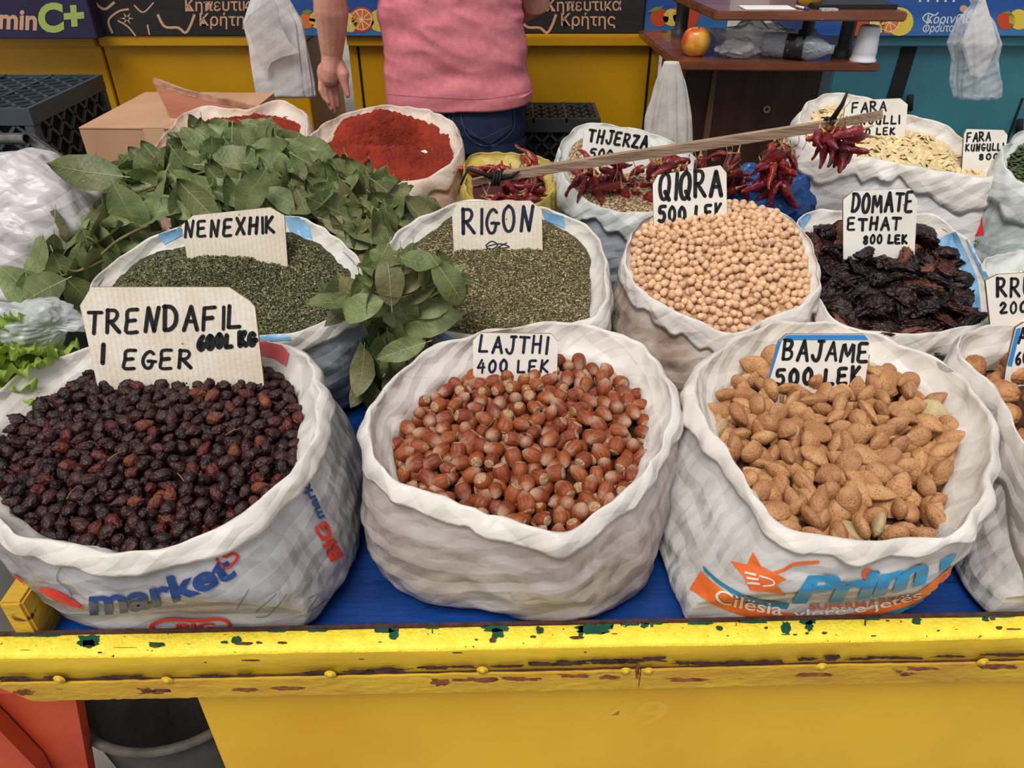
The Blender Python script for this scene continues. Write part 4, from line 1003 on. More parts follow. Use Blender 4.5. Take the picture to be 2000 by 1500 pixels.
ST = M('denim_stitching', (78, 88, 112), rough=.9); JD = M('pocket_denim', (30, 44, 74), (40, 56, 88), ns=24, rough=.85)
print_px('back_pocket', [poly_px([(898, 205), (998, 202), (1000, 250), (958, 282), (915, 262)])], hj, JD, jo, .0025, 8)
print_px('pocket_stitching', [line_px([(896, 206), (913, 264), (957, 284), (1001, 252), (999, 203)], 1.6, 40), line_px([(900, 240), (935, 268), (960, 262), (998, 244)], 1.4, 24), line_px([(874, 200), (884, 300)], 1.5, 12), line_px([(893, 208), (884, 240), (890, 300)], 1.3, 12)], hj, ST, jo, .0032, 8)
for s in (-1, 1): lump('shoe', (-.155+s*.108, 2.50, .045), .05, .14, .05, M('dark_shoe', (40, 36, 34), rough=.6), '', '', 1+s, .05, 2, parent=per, flatz=.002)
# ================================================================== sacks
BA = body_mat('film_over_rose_hips', (204, 202, 204), (160, 156, 160), 9)
BB = body_mat('film_over_hazelnuts', (204, 196, 192), (164, 150, 142), 10)
BC = body_mat('white_woven_film', (218, 214, 210), (196, 190, 186), 9)
BE = body_mat('blue_grey_film', (176, 182, 190), (128, 136, 148), 8)
BG = body_mat('film_over_chickpeas', (206, 190, 178), (158, 132, 116), 16)
BI = body_mat('white_film', (226, 222, 220), (204, 198, 196), 9)
BK = body_mat('film_over_paprika', (224, 198, 186), (200, 160, 146), 12)
hips = Sack('white sack of dried rose hips, front row at left', [(300,668),(420,660),(520,666),(585,690),(618,750),(614,820),(590,890),(520,965),(430,1028),(330,1066),(230,1076),(110,1056),(20,1030),(-60,960),(-90,880),(-70,810),(-10,765),(60,722),(170,680)],
    (0.935, 0.952), 0.035, in_w=.026, out_w=.014, drop=.021, bshift=(.045, .004), bscale=(.96, .95), bulge=.012, body=BA, front=True, seed=1.3, mound=.022)
hazel = Sack('white sack of hazelnuts in the middle of the front row', [(966,641),(1127,632),(1235,664),(1296,725),(1305,825),(1262,915),(1180,985),(1110,1031),(1040,1030),(940,998),(840,962),(755,920),(724,850),(742,776),(841,684)],
    (0.925, 0.955), 0.042, in_w=.024, out_w=.014, drop=.021, bshift=(0, -.004), sq=.9, bscale=(1.05, .93), bulge=.012, body=BB, front=True, seed=2.1, mound=.010)
almond = Sack('white sack of unshelled almonds with an orange and blue print, right of the hazelnuts', [(1553,625),(1650,635),(1770,672),(1880,732),(1930,810),(1932,900),(1905,985),(1850,1040),(1740,1054),(1630,1048),(1530,1030),(1480,965),(1430,890),(1372,815),(1362,745),(1402,692),(1470,648)],
    (0.925, 0.955), 0.038, in_w=.026, out_w=.013, drop=.018, bshift=(-.05, 0), sq=.85, bscale=(1.04, .93), bulge=.010, body=BC, front=True, seed=3.7, mound=.022)
walnut = Sack('white sack of walnuts cut off by the right edge of the photo', [(1900,643),(1990,628),(2120,610),(2300,625),(2430,700),(2460,820),(2400,930),(2280,1000),(2150,1010),(2060,950),(2000,860),(1955,770),(1905,720),(1870,685)],
    (0.93, 0.955), 0.038, in_w=.024, out_w=.016, drop=.075, bshift=(-.03, .0), bscale=(.96, .92), bulge=.012, body=BC, front=True, seed=4.4, mound=.035)
mint = Sack('white sack of dried mint behind the rose hips', [(430,432),(520,422),(590,426),(655,462),(704,516),(690,580),(630,628),(545,652),(440,655),(330,650),(235,630),(178,598),(182,545),(228,500),(310,455)],
    (0.928, 1.03), 0.03, in_w=.022, out_w=.012, drop=.036, bshift=(.02, .02), bscale=(.92, .9), bulge=.02, body=BE, seed=5.5, mound=.016, rough_=.003)
rigon = Sack('white sack of dried oregano behind the hazelnuts', [(905,394),(980,390),(1062,404),(1122,426),(1168,468),(1184,540),(1172,605),(1115,632),(1030,652),(930,655),(850,640),(792,605),(757,550),(754,492),(792,442),(850,414)],
    (0.925, 1.025), 0.035, in_w=.020, out_w=.012, drop=.040, bshift=(0, .02), bscale=(.92, .9), bulge=.016, body=BE, seed=6.2, mound=.018, rough_=.003)
chick = Sack('white sack heaped with chickpeas', [(1330,408),(1420,396),(1485,404),(1550,430),(1586,482),(1597,542),(1572,592),(1500,622),(1425,650),(1372,628),(1312,600),(1254,566),(1226,510),(1228,465),(1262,428)],
    (0.938, 1.03), 0.016, in_w=.012, out_w=.010, drop=.040, bshift=(-.012, .015), bscale=(.97, .95), bulge=.022, body=BG, seed=7.9, mound=.034)
tomato = Sack('blue striped white sack of sun dried tomatoes', [(1640,412),(1740,414),(1830,420),(1880,458),(1915,515),(1942,580),(1930,620),(1868,642),(1780,652),(1690,645),(1625,618),(1590,560),(1568,490),(1564,432),(1600,408)],
    (0.92, 1.015), 0.032, in_w=.024, out_w=.010, drop=.040, bshift=(0, .02), bscale=(.86, .86), bulge=.016, body=BC, seed=8.3, mound=.014)
seeds = Sack('large white sack of pumpkin seeds at the back right', [(1600,186),(1650,182),(1700,194),(1770,222),(1850,245),(1910,290),(1950,324),(1925,346),(1870,340),(1780,322),(1700,306),(1630,302),(1578,278),(1564,236),(1574,206)],
    (1.03, 1.12), 0.022, in_w=.020, out_w=.018, drop=.050, bshift=(-.02, -.02), bscale=(.90, .84), bulge=.030, body=BI, seed=9.6, mound=.004)
lentil = Sack('pale greenish sack of lentils under the hanging chillies', [(1150,242),(1220,247),(1290,264),(1350,300),(1375,350),(1340,392),(1270,413),(1200,410),(1138,384),(1100,340),(1094,290),(1115,257)],
    (0.97, 1.05), 0.02, in_w=.020, out_w=.014, drop=.052, bshift=(0, -.0), bscale=(.92, .9), bulge=.02, cuff=CUFFG, body=BE, seed=10.2, mound=.010)
pap1 = Sack('white sack of paprika powder behind the hanging man\'s hand, right of its twin'.replace("hanging man's", "seller's"), [(700,211),(760,205),(825,214),(880,237),(898,272),(884,312),(838,344),(780,354),(700,348),(632,318),(604,285),(622,250),(655,228)],
    (0.985, 1.06), 0.028, in_w=.020, out_w=.014, drop=.036, bshift=(0, 0), bscale=(.94, .92), bulge=.024, cuff=CUFFP, body=BK, seed=11.4, mound=.02)
pap2 = Sack('white sack of paprika powder half hidden by the bay leaves', [(392,209),(440,210),(490,212),(546,196),(590,215),(600,255),(590,300),(540,330),(460,345),(380,345),(312,325),(296,300),(320,262),(352,228)],
    (0.99, 1.06), 0.026, in_w=.026, out_w=.012, drop=.036, cuff=CUFFP, body=BK, seed=12.8, mound=.02)
yel = Sack('yellow bag holding dried chillies', [(920,302),(990,297),(1055,306),(1078,328),(1082,360),(1058,392),(1000,404),(940,396),(912,370),(908,332)],
    (0.96, 1.0), 0.022, in_w=.016, out_w=.010, drop=.05, cuff=CUFFY, body=CUFFY, seed=13.9, mound=.006)
rice = Sack('grey white sack of rice cut off by the right edge of the photo', [(1925,508),(1970,492),(2060,486),(2180,500),(2240,540),(2200,590),(2100,612),(2000,612),(1945,590),(1920,550)],
    (0.93, 0.975), 0.025, in_w=.02, out_w=.010, drop=.05, cuff=CUFFG, body=BC, seed=14.1, mound=.0)
fara2 = Sack('pale sack of green pumpkin seeds at far right', [(1960,290),(2000,252),(2090,245),(2200,270),(2260,330),(2200,380),(2100,385),(2010,362),(1968,330)],
    (1.02, 1.1), 0.018, in_w=.018, out_w=.012, drop=.055, bshift=(-.01, -.06), cuff=CUFFG, body=body_mat('clear_green_film', (196, 200, 198), (160, 166, 164), 7), seed=15.3, mound=.0)

# ---- a closed white bag at far left, the blue sack under the chillies
lump('white_bag', PY(70, 470, 1.30), .16, .13, .165, body_mat('white_bag_film', (220, 214, 214), (196, 188, 190), 8), 'full white plastic bag lying at far left behind the bay branch', 'bag', 5.2, .10, 1.5, 120, 80, flatz=.747, ridg=.3, tri=.007)
lump('blue_bag', PY(1500, 420, 1.52), .13, .10, .10, M('glossy_blue_film', (32, 84, 150), (20, 60, 118), ns=9, rough=.25, ridge=.8, rsc=20, bump2=.2, bs2=16), 'glossy blue plastic bag in the gap under the hanging chillies', 'bag', 7.2, .16, 2.0, 90, 60, flatz=.747, ridg=.2, tri=.012)

# ================================================================== goods in the sacks
LIN = M('sack_lining_film', (206, 202, 198), rough=.5)
RH = M('dried_rose_hip', (36, 20, 21), (62, 27, 26), ns=60, rough=.34, rnd=.5, col3=(84, 30, 26), thr=.92, bump=.8, bs=230, bump2=.2, bs2=110, spec=.5)
RHB = M('dried_rose_hip_red', (78, 30, 26), (112, 54, 32), ns=70, rough=.42, rnd=.35, bump=1, bs=230)
def hipmesh(seed, mat=RH):
    def f(a, b):
        d = Vector((sin(b)*cos(a), sin(b)*sin(a), cos(b)))
        w = 1+.22*(abs(noise.noise(Vector((d.x*2.6+seed, d.y*2.6, d.z*1.2))))*-2.2+.5)+.10*noise.noise(d*3.0+Vector((seed, 0, 0)))-.10*math.exp(-(noise.noise(d*3+Vector((0, seed, 4)))/.1)**2)
        if d.z > .86: w *= 1+.35*(d.z-.86)/.14
        k_ = 1+.18*sin(seed*3)
        return Vector((d.x*.0080*w, d.y*.0076*w, d.z*.0104*w*k_))
    V, Fc = sph(18, 12, f); return mk('rose_hip', V, Fc, mat)
HM = [hipmesh(k*3.1) for k in range(10)]; HR = hipmesh(50.2, RHB)
hips.dome = lambda x, y: .016*max(0, min(1, (y-hips.c.y)/.17))
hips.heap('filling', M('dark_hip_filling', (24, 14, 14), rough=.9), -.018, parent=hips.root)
pour(hips, 'rose_hip', HM, None, .0146, .0088, 'dark wrinkled dried rose hip in the front left sack', 'rose hip', 'dried rose hips heaped in the front left sack', 1, 2, 0, 300, stuff_name='rose_hips_behind', stuff_label='remaining dark dried rose hips of the heap, towards its back', extra=(HR, .09), xlabel='reddish lighter dried rose hip among the dark ones', size=(.82, 1.12))
st_ = M('dry_brown_stalk', (128, 92, 66), rough=.8)
rs = random.Random(4)
for k, (u, v) in enumerate(((130, 975), (440, 850), (360, 940), (210, 900))):
    p = PZ(u, v, hips.surf(*PZ(u, v, .92).xy)+.004); a = rs.uniform(0, 6)
    o = MB().tube([p, p+Vector((cos(a)*.01, sin(a)*.01, .003)), p+Vector((cos(a)*.018, sin(a)*.02, .001))], .0008, 5).out('stalk', st_, None, True, loc=p); tag(o, 'thin dry stalk lying on the rose hips', 'stalk', 'dry stalks on the rose hips')

HZ = M('hazelnut_shell', (150, 76, 38), (118, 52, 26), ns=5, rough=.34, rnd=.22, bump=.3, bs=30, stretch=(90, 90, 9), spec=.45)
nt = HZ.node_tree; b_ = nt.nodes['Principled BSDF']; lk = b_.inputs['Base Color'].links[0].from_socket
tc = nt.nodes.new('ShaderNodeTexCoord'); sx = nt.nodes.new('ShaderNodeSeparateXYZ'); nt.links.new(tc.outputs['Object'], sx.inputs[0])
no = nt.nodes.new('ShaderNodeTexNoise'); no.inputs['Scale'].default_value = 380; nt.links.new(tc.outputs['Object'], no.inputs['Vector'])
ma = nt.nodes.new('ShaderNodeMath'); ma.operation = 'MULTIPLY_ADD'; nt.links.new(no.outputs['Fac'], ma.inputs[0]); ma.inputs[1].default_value = .009; nt.links.new(sx.outputs['Z'], ma.inputs[2])
oi_ = nt.nodes.new('ShaderNodeObjectInfo'); m2 = nt.nodes.new('ShaderNodeMath'); m2.operation = 'MULTIPLY_ADD'; nt.links.new(oi_.outputs['Random'], m2.inputs[0]); m2.inputs[1].default_value = .004; nt.links.new(ma.outputs[0], m2.inputs[2])
mr = nt.nodes.new('ShaderNodeMapRange'); nt.links.new(m2.outputs[0], mr.inputs[0]); mr.inputs[1].default_value = .0105; mr.inputs[2].default_value = .0195; mr.inputs[4].default_value = .75
mx = nt.nodes.new('ShaderNodeMix'); mx.data_type = 'RGBA'; nt.links.new(mr.outputs[0], mx.inputs[0]); nt.links.new(lk, mx.inputs[6]); mx.inputs[7].default_value = lin((188, 152, 126)); nt.links.new(mx.outputs[2], b_.inputs['Base Color'])
HS = M('hazelnut_scar', (190, 156, 118), (152, 112, 78), ns=320, rough=.85, bump=.7, bs=400)
def nutmesh(el, seed):
    pr = [(.0064, -.0085), (.0086, -.0066), (.0097, -.0025), (.0098, .001), (.0092, .005*el), (.0073, .0090*el), (.0047, .0122*el), (.0019, .0144*el), (.0, .0154*el)]
    V = []; n = 18
    for r, z in pr:
        for k in range(n):
            a = 2*pi*k/n; w = 1+.035*noise.noise(Vector((cos(a)*1.5+seed, sin(a)*1.5, z*80)))
            V.append((r*cos(a)*w, r*sin(a)*w*.93, z))
    m = len(pr); Fc = [(i*n+k, i*n+(k+1) % n, (i+1)*n+(k+1) % n, (i+1)*n+k) for i in range(m-1) for k in range(n)]
    return mk('hazelnut', V, Fc, HZ)
NM = [nutmesh(e, k) for k, e in enumerate((.85, 1, 1.08, .94))]
sm_ = MB().lathe([(.0066, -.0083), (.0060, -.0092), (.0040, -.0099), (.0018, -.0098), (0, -.0094)], (0, 0, 0), 18)
scar = mk('base_scar', sm_.V, sm_.F, HS)
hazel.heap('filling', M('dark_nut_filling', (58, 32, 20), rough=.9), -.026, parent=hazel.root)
pour(hazel, 'hazelnut', NM, ('base_scar', scar), .0192, .0102, 'brown hazelnut with a pale tip, loose in its sack', 'hazelnut', 'hazelnuts in the middle front sack', 2, 2, 0, 300, stuff_name='hazelnuts_below', stuff_label='hazelnuts deeper in the middle front sack', size=(.95, 1.2))

ALM = M('almond_shell', (192, 144, 100), (166, 114, 72), ns=60, rough=.62, rnd=.14, bump=.5, bs=300, col3=None)
nt = ALM.node_tree; b_ = nt.nodes['Principled BSDF']; lk = b_.inputs['Base Color'].links[0].from_socket
tc = nt.nodes.new('ShaderNodeTexCoord'); vo = nt.nodes.new('ShaderNodeTexVoronoi'); vo.inputs['Scale'].default_value = 300; nt.links.new(tc.outputs['Object'], vo.inputs['Vector'])
mr = nt.nodes.new('ShaderNodeMapRange'); nt.links.new(vo.outputs['Distance'], mr.inputs[0]); mr.inputs[1].default_value = .16; mr.inputs[2].default_value = .25; mr.inputs[3].default_value = .85; mr.inputs[4].default_value = 0
mx = nt.nodes.new('ShaderNodeMix'); mx.data_type = 'RGBA'; nt.links.new(mr.outputs[0], mx.inputs[0]); nt.links.new(lk, mx.inputs[6]); mx.inputs[7].default_value = lin((112, 66, 36)); nt.links.new(mx.outputs[2], b_.inputs['Base Color'])
ALP = M('pale_almond_shell', (196, 178, 138), (176, 156, 116), ns=70, rough=.7, bump=.4, bs=300)
def almmesh(seed, mat=ALM, L=.0175, w0=.0120, t0=.0082):
    rr = random.Random(seed); L *= rr.uniform(.92, 1.1); w0 *= rr.uniform(.92, 1.1); t0 *= rr.uniform(.85, 1.12); bend = rr.uniform(-.12, .2)
    def f(a, b):
        z = cos(b); s = sin(b); s *= (1-.30*z) if z > 0 else (1-.06*z); s = max(0, s)**(1.25 if z > 0 else .92)
        x, y = cos(a), sin(a)
        k = 1+.05*noise.noise(Vector((x*2+seed, y*2, z*2)))
        seam = .10*max(0, abs(x)-.93)/.07-.07*max(0, 1-abs(abs(x)-.88)/.07)
        return Vector((x*s*w0*k*(1+(seam if x > 0 else 0))+bend*w0*z*z*.6, y*s*t0*k*(1-.05*(abs(x) > .85)), z*L))
    V, Fc = sph(24, 14, f); return mk('almond', V, Fc, mat)
AM = [almmesh(k+1) for k in range(8)]; AP = almmesh(33, ALP, .0185, .0128, .006)
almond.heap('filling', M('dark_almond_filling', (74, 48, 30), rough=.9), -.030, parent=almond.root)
almond.dome = lambda x, y: .018*max(0, min(1, (y-almond.c.y)/.16))
pour(almond, 'almond', AM, None, .0248, .0102, 'tan almond in its pitted shell, loose in its sack', 'almond', 'unshelled almonds in the right front sack', 3, 3, 0, 300, stuff_name='almonds_below', stuff_label='almonds deeper in the right front sack', size=(1.0, 1.28), extra=(AP, .03), xlabel='pale smooth almond standing out among the tan ones', step=.95, jit=.5)

CK = M('chickpea_skin', (226, 188, 152), (208, 164, 126), ns=120, rough=.55, rnd=.13, bump=.3, bs=300)
def ckmesh(seed):
    def f(a, b):
        d = Vector((sin(b)*cos(a), sin(b)*sin(a), cos(b)))
        w = 1-.09*max(0, 1-abs(d.x)/.16)*(d.z > -.6)+.06*noise.noise(d*2+Vector((seed, 0, 0)))+.16*max(0, d.z-.78)/.22
        return d*.0062*w
    V, Fc = sph(14, 9, f); return mk('chickpea', V, Fc, CK)
KM = [ckmesh(k*2.7) for k in range(5)]
chick.dome = lambda x, y: .026*max(0, min(1, (y-chick.c.y+.08)/.2))
chick.heap('filling', M('pea_filling', (176, 136, 100), rough=.9), -.012, parent=chick.root)
pour(chick, 'chickpea', KM, None, .0106, .0062, 'beige dried chickpea on the heap in its sack', 'chickpea', 'chickpeas heaped in their sack', 4, 2, 0, 300, stuff_name='chickpeas_behind', stuff_label='remaining beige chickpeas of the heap, towards its back', tmax=1.0)

WN = M('walnut_shell', (188, 134, 86), (156, 102, 60), ns=50, rough=.6, rnd=.1, bump=1, bs=120)
def wnmesh(seed):
    def f(a, b):
        d = Vector((sin(b)*cos(a), sin(b)*sin(a), cos(b)))
        w = 1-.14*abs(noise.noise(Vector((d.x*3+seed, d.y*3, d.z*1.4))))*2+.05*max(0, 1-abs(d.x)/.1)
        return Vector((d.x*.0175*w, d.y*.017*w, d.z*.021*w))
    V, Fc = sph(28, 18, f); return mk('walnut', V, Fc, WN)
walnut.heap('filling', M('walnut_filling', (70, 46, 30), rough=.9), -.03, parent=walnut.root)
pour(walnut, 'walnut', [wnmesh(k*4.) for k in range(3)], None, .037, .018, 'brown ridged walnut in the sack at the right edge', 'walnut', 'walnuts in the sack at the right edge', 5, 2, 0, 140, stuff_name='walnuts_below', stuff_label='walnuts deeper in their sack')

SD = M('pumpkin_seed_shell', (226, 206, 160), (206, 180, 128), ns=160, rough=.45, rnd=.12)
SG = M('green_pumpkin_seed', (84, 92, 62), (62, 70, 46), ns=160, rough=.5, rnd=.15)
def sdmesh(mat, L=.0108, w0=.0072, t=.0017, name='pumpkin_seed'):
    def f(a, b):
        z = cos(b); s = sin(b)*((1-.28*z) if z > 0 else 1); x, y = cos(a), sin(a)
        rim = 1.0-(.35*max(0, 1-abs(abs(x)-.82)/.12))
        return Vector((x*s*w0, z*L, y*s*t*rim))
    V, Fc = sph(14, 9, f); return mk(name, V, Fc, mat)
seeds.heap('filling', M('seed_filling', (168, 140, 96), rough=.9), -.008, parent=seeds.root)
pour(seeds, 'pumpkin_seed', [sdmesh(SD), sdmesh(SD, .0098, .0056)], None, .0084, .002, 'cream white pumpkin seed lying in the large back sack', 'pumpkin seed', 'white pumpkin seeds in the large back sack', 6, 2, .30, 300, sink=-1.2, jit=1.6, step=2.2, bias=.4, stuff_name='pumpkin_seeds_behind', stuff_label='remaining white pumpkin seeds of the large back sack')
fara2.heap('filling', M('green_seed_filling', (52, 58, 40), rough=.9), -.006, parent=fara2.root)
pour(fara2, 'green_pumpkin_seed', [sdmesh(SG, .007, .004, .0014, 'green_pumpkin_seed')], None, .0066, .002, 'small green pumpkin seed in the far right sack', 'pumpkin seed', 'green pumpkin seeds in the far right sack', 7, 2, .4, 120, sink=-1, jit=1.6, stuff_name='green_seeds_below', stuff_label='remaining green pumpkin seeds of the far right sack')

# herbs, lentils, paprika, rice: stuff
def flakes(s, name, base, mats, nfl, L, w, label, cat, disp, fr, curl=.4, off=.0005, seed=1, flat_=.35, tmax=.99):
    o = s.heap(name, base, 0, 60, 200, disp, fr=fr); tag(o, label, cat, None, 'stuff')
    rs = random.Random(seed); R = float(s.rad.max()); V = []; Fc = []; fm = []
    org = o.location
    me0 = o.data; n0 = len(me0.vertices); cnt = 0
    while cnt < nfl:
        x = s.c.x+rs.uniform(-R, R); y = s.c.y+rs.uniform(-R, R); t = s.t_of(x, y)
        if t > tmax: continue
        z = s.surf(x, y)+disp*(nz(x*fr, y*fr, 5)+.5*nz(x*fr*2.3, y*fr*2.3, 9))+off
        a = rs.uniform(0, 2*pi); e = rs.gauss(0, flat_); l = L*rs.uniform(.5, 1.5); ww = w*rs.uniform(.6, 1.4); r2 = rs.gauss(0, .5)
        d = Vector((cos(a)*cos(e), sin(a)*cos(e), sin(e)))*l/2; q = Vector((-sin(a)*cos(r2), cos(a)*cos(r2), sin(r2)))*ww/2
        p = Vector((x, y, z+rs.uniform(0, .0012)))-org; b = len(V)
        V += [p-d, p+q+Vector((0, 0, curl*ww)), p+d, p-q]; Fc.append((b, b+1, b+2, b+3)); fm.append(rs.randrange(len(mats))); cnt += 1
    f = mk('flakes', V, Fc, mats[0], False, mats=mats, fm=fm); g = link('flakes', f, o); g['kind'] = 'stuff'
    return o
mint.dome = lambda x, y: .020*noise.noise(Vector((x*7, y*7, 2)))+.02*max(0, min(1, (y-mint.c.y)/.16))
mm = [M('mint_%s' % n, c, rough=.9) for n, c in (('olive', (122, 118, 84)), ('dark', (70, 70, 50)), ('pale', (162, 156, 118)), ('green', (102, 104, 70)))]
flakes(mint, 'dried_mint', M('dried_mint_bed', (96, 93, 66), (50, 50, 38), ns=240, rough=.95, bump=1, bs=500), mm, 26000, .0042, .0022, 'heap of crumbled dark green dried mint', 'dried mint', .0022, 90, seed=2)
rigon.dome = lambda x, y: .014*noise.noise(Vector((x*8, y*8, 7)))+.022*max(0, min(1, (y-rigon.c.y)/.16))
rm = [M('oregano_%s' % n, c, rough=.9) for n, c in (('olive', (148, 136, 98)), ('straw', (200, 184, 138)), ('dark', (92, 84, 60)), ('green', (124, 118, 84)))]
flakes(rigon, 'dried_oregano', M('dried_oregano_bed', (116, 106, 74), (60, 56, 40), ns=240, rough=.95, bump=1, bs=500), rm, 26000, .0046, .0015, 'heap of crumbled straw green dried oregano', 'dried oregano', .0018, 90, seed=3)
lm = [M('lentil_%s' % n, c, rough=.7) for n, c in (('tan', (178, 150, 116)), ('brown', (140, 112, 84)), ('pale', (206, 182, 146)))]
def lens_stuff(s, name, base, mats, n_, r, label, cat, seed):
    o = s.heap(name, base, 0, 30, 120, 0); tag(o, label, cat, None, 'stuff'); rs = random.Random(seed); V = []; Fc = []; fm = []; org = o.location; R = float(s.rad.max()); c = 0
    while c < n_:
        x = s.c.x+rs.uniform(-R, R); y = s.c.y+rs.uniform(-R, R)
        if s.t_of(x, y) > .99: continue
        E = Euler((rs.gauss(0, .5), rs.gauss(0, .5), 0)).to_matrix(); p = Vector((x, y, s.surf(x, y)+rs.uniform(0, .002)))-org; b = len(V)
        V += [p+E @ Vector((0, 0, r*.45)), p-E @ Vector((0, 0, r*.45))]+[p+E @ Vector((r*cos(k*pi/3), r*sin(k*pi/3), 0)) for k in range(6)]
        mi = rs.randrange(len(mats))
        for k in range(6): Fc += [(b, b+2+k, b+2+(k+1) % 6), (b+1, b+2+(k+1) % 6, b+2+k)]; fm += [mi, mi]
        c += 1
    g = link('grains', mk('grains', V, Fc, mats[0], False, mats=mats, fm=fm), o); g['kind'] = 'stuff'
lens_stuff(lentil, 'lentils', lm[1], lm, 6000, .0030, 'bed of brown lentils under the chillies', 'lentils', 5)
lens_stuff(rice, 'rice', M('rice_bed', (200, 192, 176), rough=.8), [M('rice_grain', (224, 218, 204), rough=.6)], 1500, .0028, 'white rice in the sack at the right edge', 'rice', 6)
PAP = M('paprika_powder', (146, 46, 22), (114, 30, 12), ns=18, rough=.95, bump=.9, bs=140, bump2=.6, bs2=40)
pap1.dome = lambda x, y: (-.075*math.exp(-((((x-pap1.c.x-.01)/.085)**2+((y-pap1.c.y-.03)/.042)**2)**1.6))+.034*math.exp(-(((x-pap1.c.x+.02)/.11)**2+((y-pap1.c.y-.10)/.03)**2))+.014*math.exp(-(((x-pap1.c.x+.03)/.09)**2+((y-pap1.c.y+.03)/.05)**2))+.010*nz(x*22, y*22, 3))
pap2.dome = lambda x, y: .018*math.exp(-(((x-pap2.c.x)/.11)**2+((y-pap2.c.y-.07)/.05)**2))+.007*nz(x*22, y*22, 8)
for s, l in ((pap1, 'heap of red paprika powder with a scooped hollow'), (pap2, 'heap of red paprika powder partly covered by bay leaves')):
    o = s.heap('paprika_powder', PAP, 0, 90, 260, .006, fr=95); tag(o, l, 'paprika', None, 'stuff')
p = PZ(834, 304, pap1.surf(*PZ(834, 304, .985).xy)+.006)
sp = MB().tube([p+Vector((-.012, .0, .007)), p+Vector((-.004, .0, .009)), p+Vector((.002, -.006, .005)), p+Vector((.003, -.014, -.002))], [.0035, .004, .004, .003], 10).out('scoop', M('white_scoop_plastic', (236, 232, 226), rough=.3), None, True, loc=p); tag(sp, 'white rim of a plastic scoop buried in the paprika', 'scoop')
yel.heap('filling', M('chilli_filling', (66, 18, 18), rough=.8), -.01, parent=yel.root)

# sun dried tomatoes
TM = M('sun_dried_tomato', (28, 15, 15), (46, 22, 18), ns=38, rough=.38, rnd=.5, bump=1, bs=140, bump2=.6, bs2=60, col3=(70, 34, 26), thr=.9, spec=.5)
TM2 = M('brown_dried_tomato', (122, 76, 48), (86, 40, 26), ns=50, rough=.5, bump=1, bs=110)
def tmmesh(seed, mat=TM):
    def f(a, b):
        d = Vector((sin(b)*cos(a), sin(b)*sin(a), cos(b)))
        r = 1-.35*abs(noise.noise(Vector((d.x*1.2+seed, d.y*3.4, d.z*3))))*2+.10*noise.noise(d*4.5+Vector((seed, 0, 0)))+.07*(.3-abs(noise.noise(d*8+Vector((seed, 3, 0)))))
        p = Vector((d.x*.046*r, d.y*.026*r, d.z*.0085*r)); p.z += .008*sin(p.x*60+seed)+.006*cos(p.y*90+seed)
        return p
    V, Fc = sph(34, 22, f); return mk('dried_tomato', V, Fc, mat)
TMs = [tmmesh(k*5.3) for k in range(6)]
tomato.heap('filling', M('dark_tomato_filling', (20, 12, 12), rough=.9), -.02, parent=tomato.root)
tomato.dome = lambda x, y: .02*max(0, min(1, (y-tomato.c.y)/.16))
TL = ['wrinkled dark sun dried tomato piece in the blue striped sack']
pour(tomato, 'dried_tomato', TMs, None, .0270, .010, TL[0], 'dried tomato', 'sun dried tomatoes in the blue striped sack', 8, 3, .42, 300, bias=.15, sink=0, jit=.9, extra=(tmmesh(77, TM2), .05), xlabel='lighter brown dried tomato piece among the dark ones', stuff_name='dried_tomatoes_below', stuff_label='more dried tomatoes', tmax=.96, size=(.8, 1.15))

# ================================================================== price cards
sign('card TRENDAFIL I EGER with cut corners in the rose hips', [(156,597),(178,561),(447,561),(488,588),(498,600),(520,790),(198,790)], (350, 742, hips.surf(*PZ(350, 742, .925).xy)),
     [('TRENDAFIL', 172, 652, 484, 640, 45, 6), ('I', 198, 710, 215, 709, 38, 7), ('EGER', 242, 718, 386, 718, 35, 5.5), ('600L KG', 388, 682, 505, 672, 24, 8)], CARD)
sign('small card LAJTHI 400 LEK standing in the hazelnuts', [(924,665),(938,650),(1077,652),(1090,668),(1086,770),(924,770)], (1000, 728, hazel.surf(*PZ(1000, 728, .905).xy)),
     [('LAJTHI', 936, 688, 1074, 690, 32, 4.2), ('400 LEK', 932, 727, 1078, 727, 24, 3.6)], CARDW, ink=INKB)
sign('blue edged card BAJAME 500 LEK standing in the almonds', [(1521,666),(1537,653),(1688,653),(1700,670),(1684,790),(1490,790)], (1600, 742, almond.surf(*PZ(1600, 742, .92).xy)),
     [('BAJAME', 1529, 702, 1704, 706, 37, 5), ('500 LEK', 1516, 752, 1690, 748, 30, 6)], CARDW, stripes=[[(1521,666),(1537,654),(1688,654),(1696,664),(1526,664)], [(1519,668),(1527,664),(1502,745),(1492,785),(1488,785)]])
sign('wide card NENEXHIK standing in the dried mint', [(355,440),(377,421),(528,405),(555,421),(562,520),(368,520)], (460, 482, mint.surf(*PZ(460, 482, .99).xy)), [('NENEXHIK', 362, 464, 545, 454, 30, 4.6)], CARD)
sign('card RIGON with a crossed out price in the oregano', [(883,418),(894,394),(1036,392),(1058,410),(1061,530),(888,530)], (975, 488, rigon.surf(*PZ(975, 488, .98).xy)), [('RIGON', 905, 458, 1052, 450, 50, 5)], CARD, ink=INKB,
     scribble=[([(948, 480), (960, 471), (972, 478), (962, 486), (950, 482), (975, 476), (995, 482), (972, 484), (990, 474)], 2.2)])
sign('tall card QIQRA standing in the chickpeas', [(1275,360),(1285,342),(1407,323),(1419,338),(1420,450),(1277,450)], (1350, 424, chick.surf(*PZ(1350, 424, 1.02).xy)-.004), [('QIQRA', 1288, 389, 1418, 382, 50, 6), ('500 LEK', 1287, 434, 1418, 426, 28, 5)], CARDW)
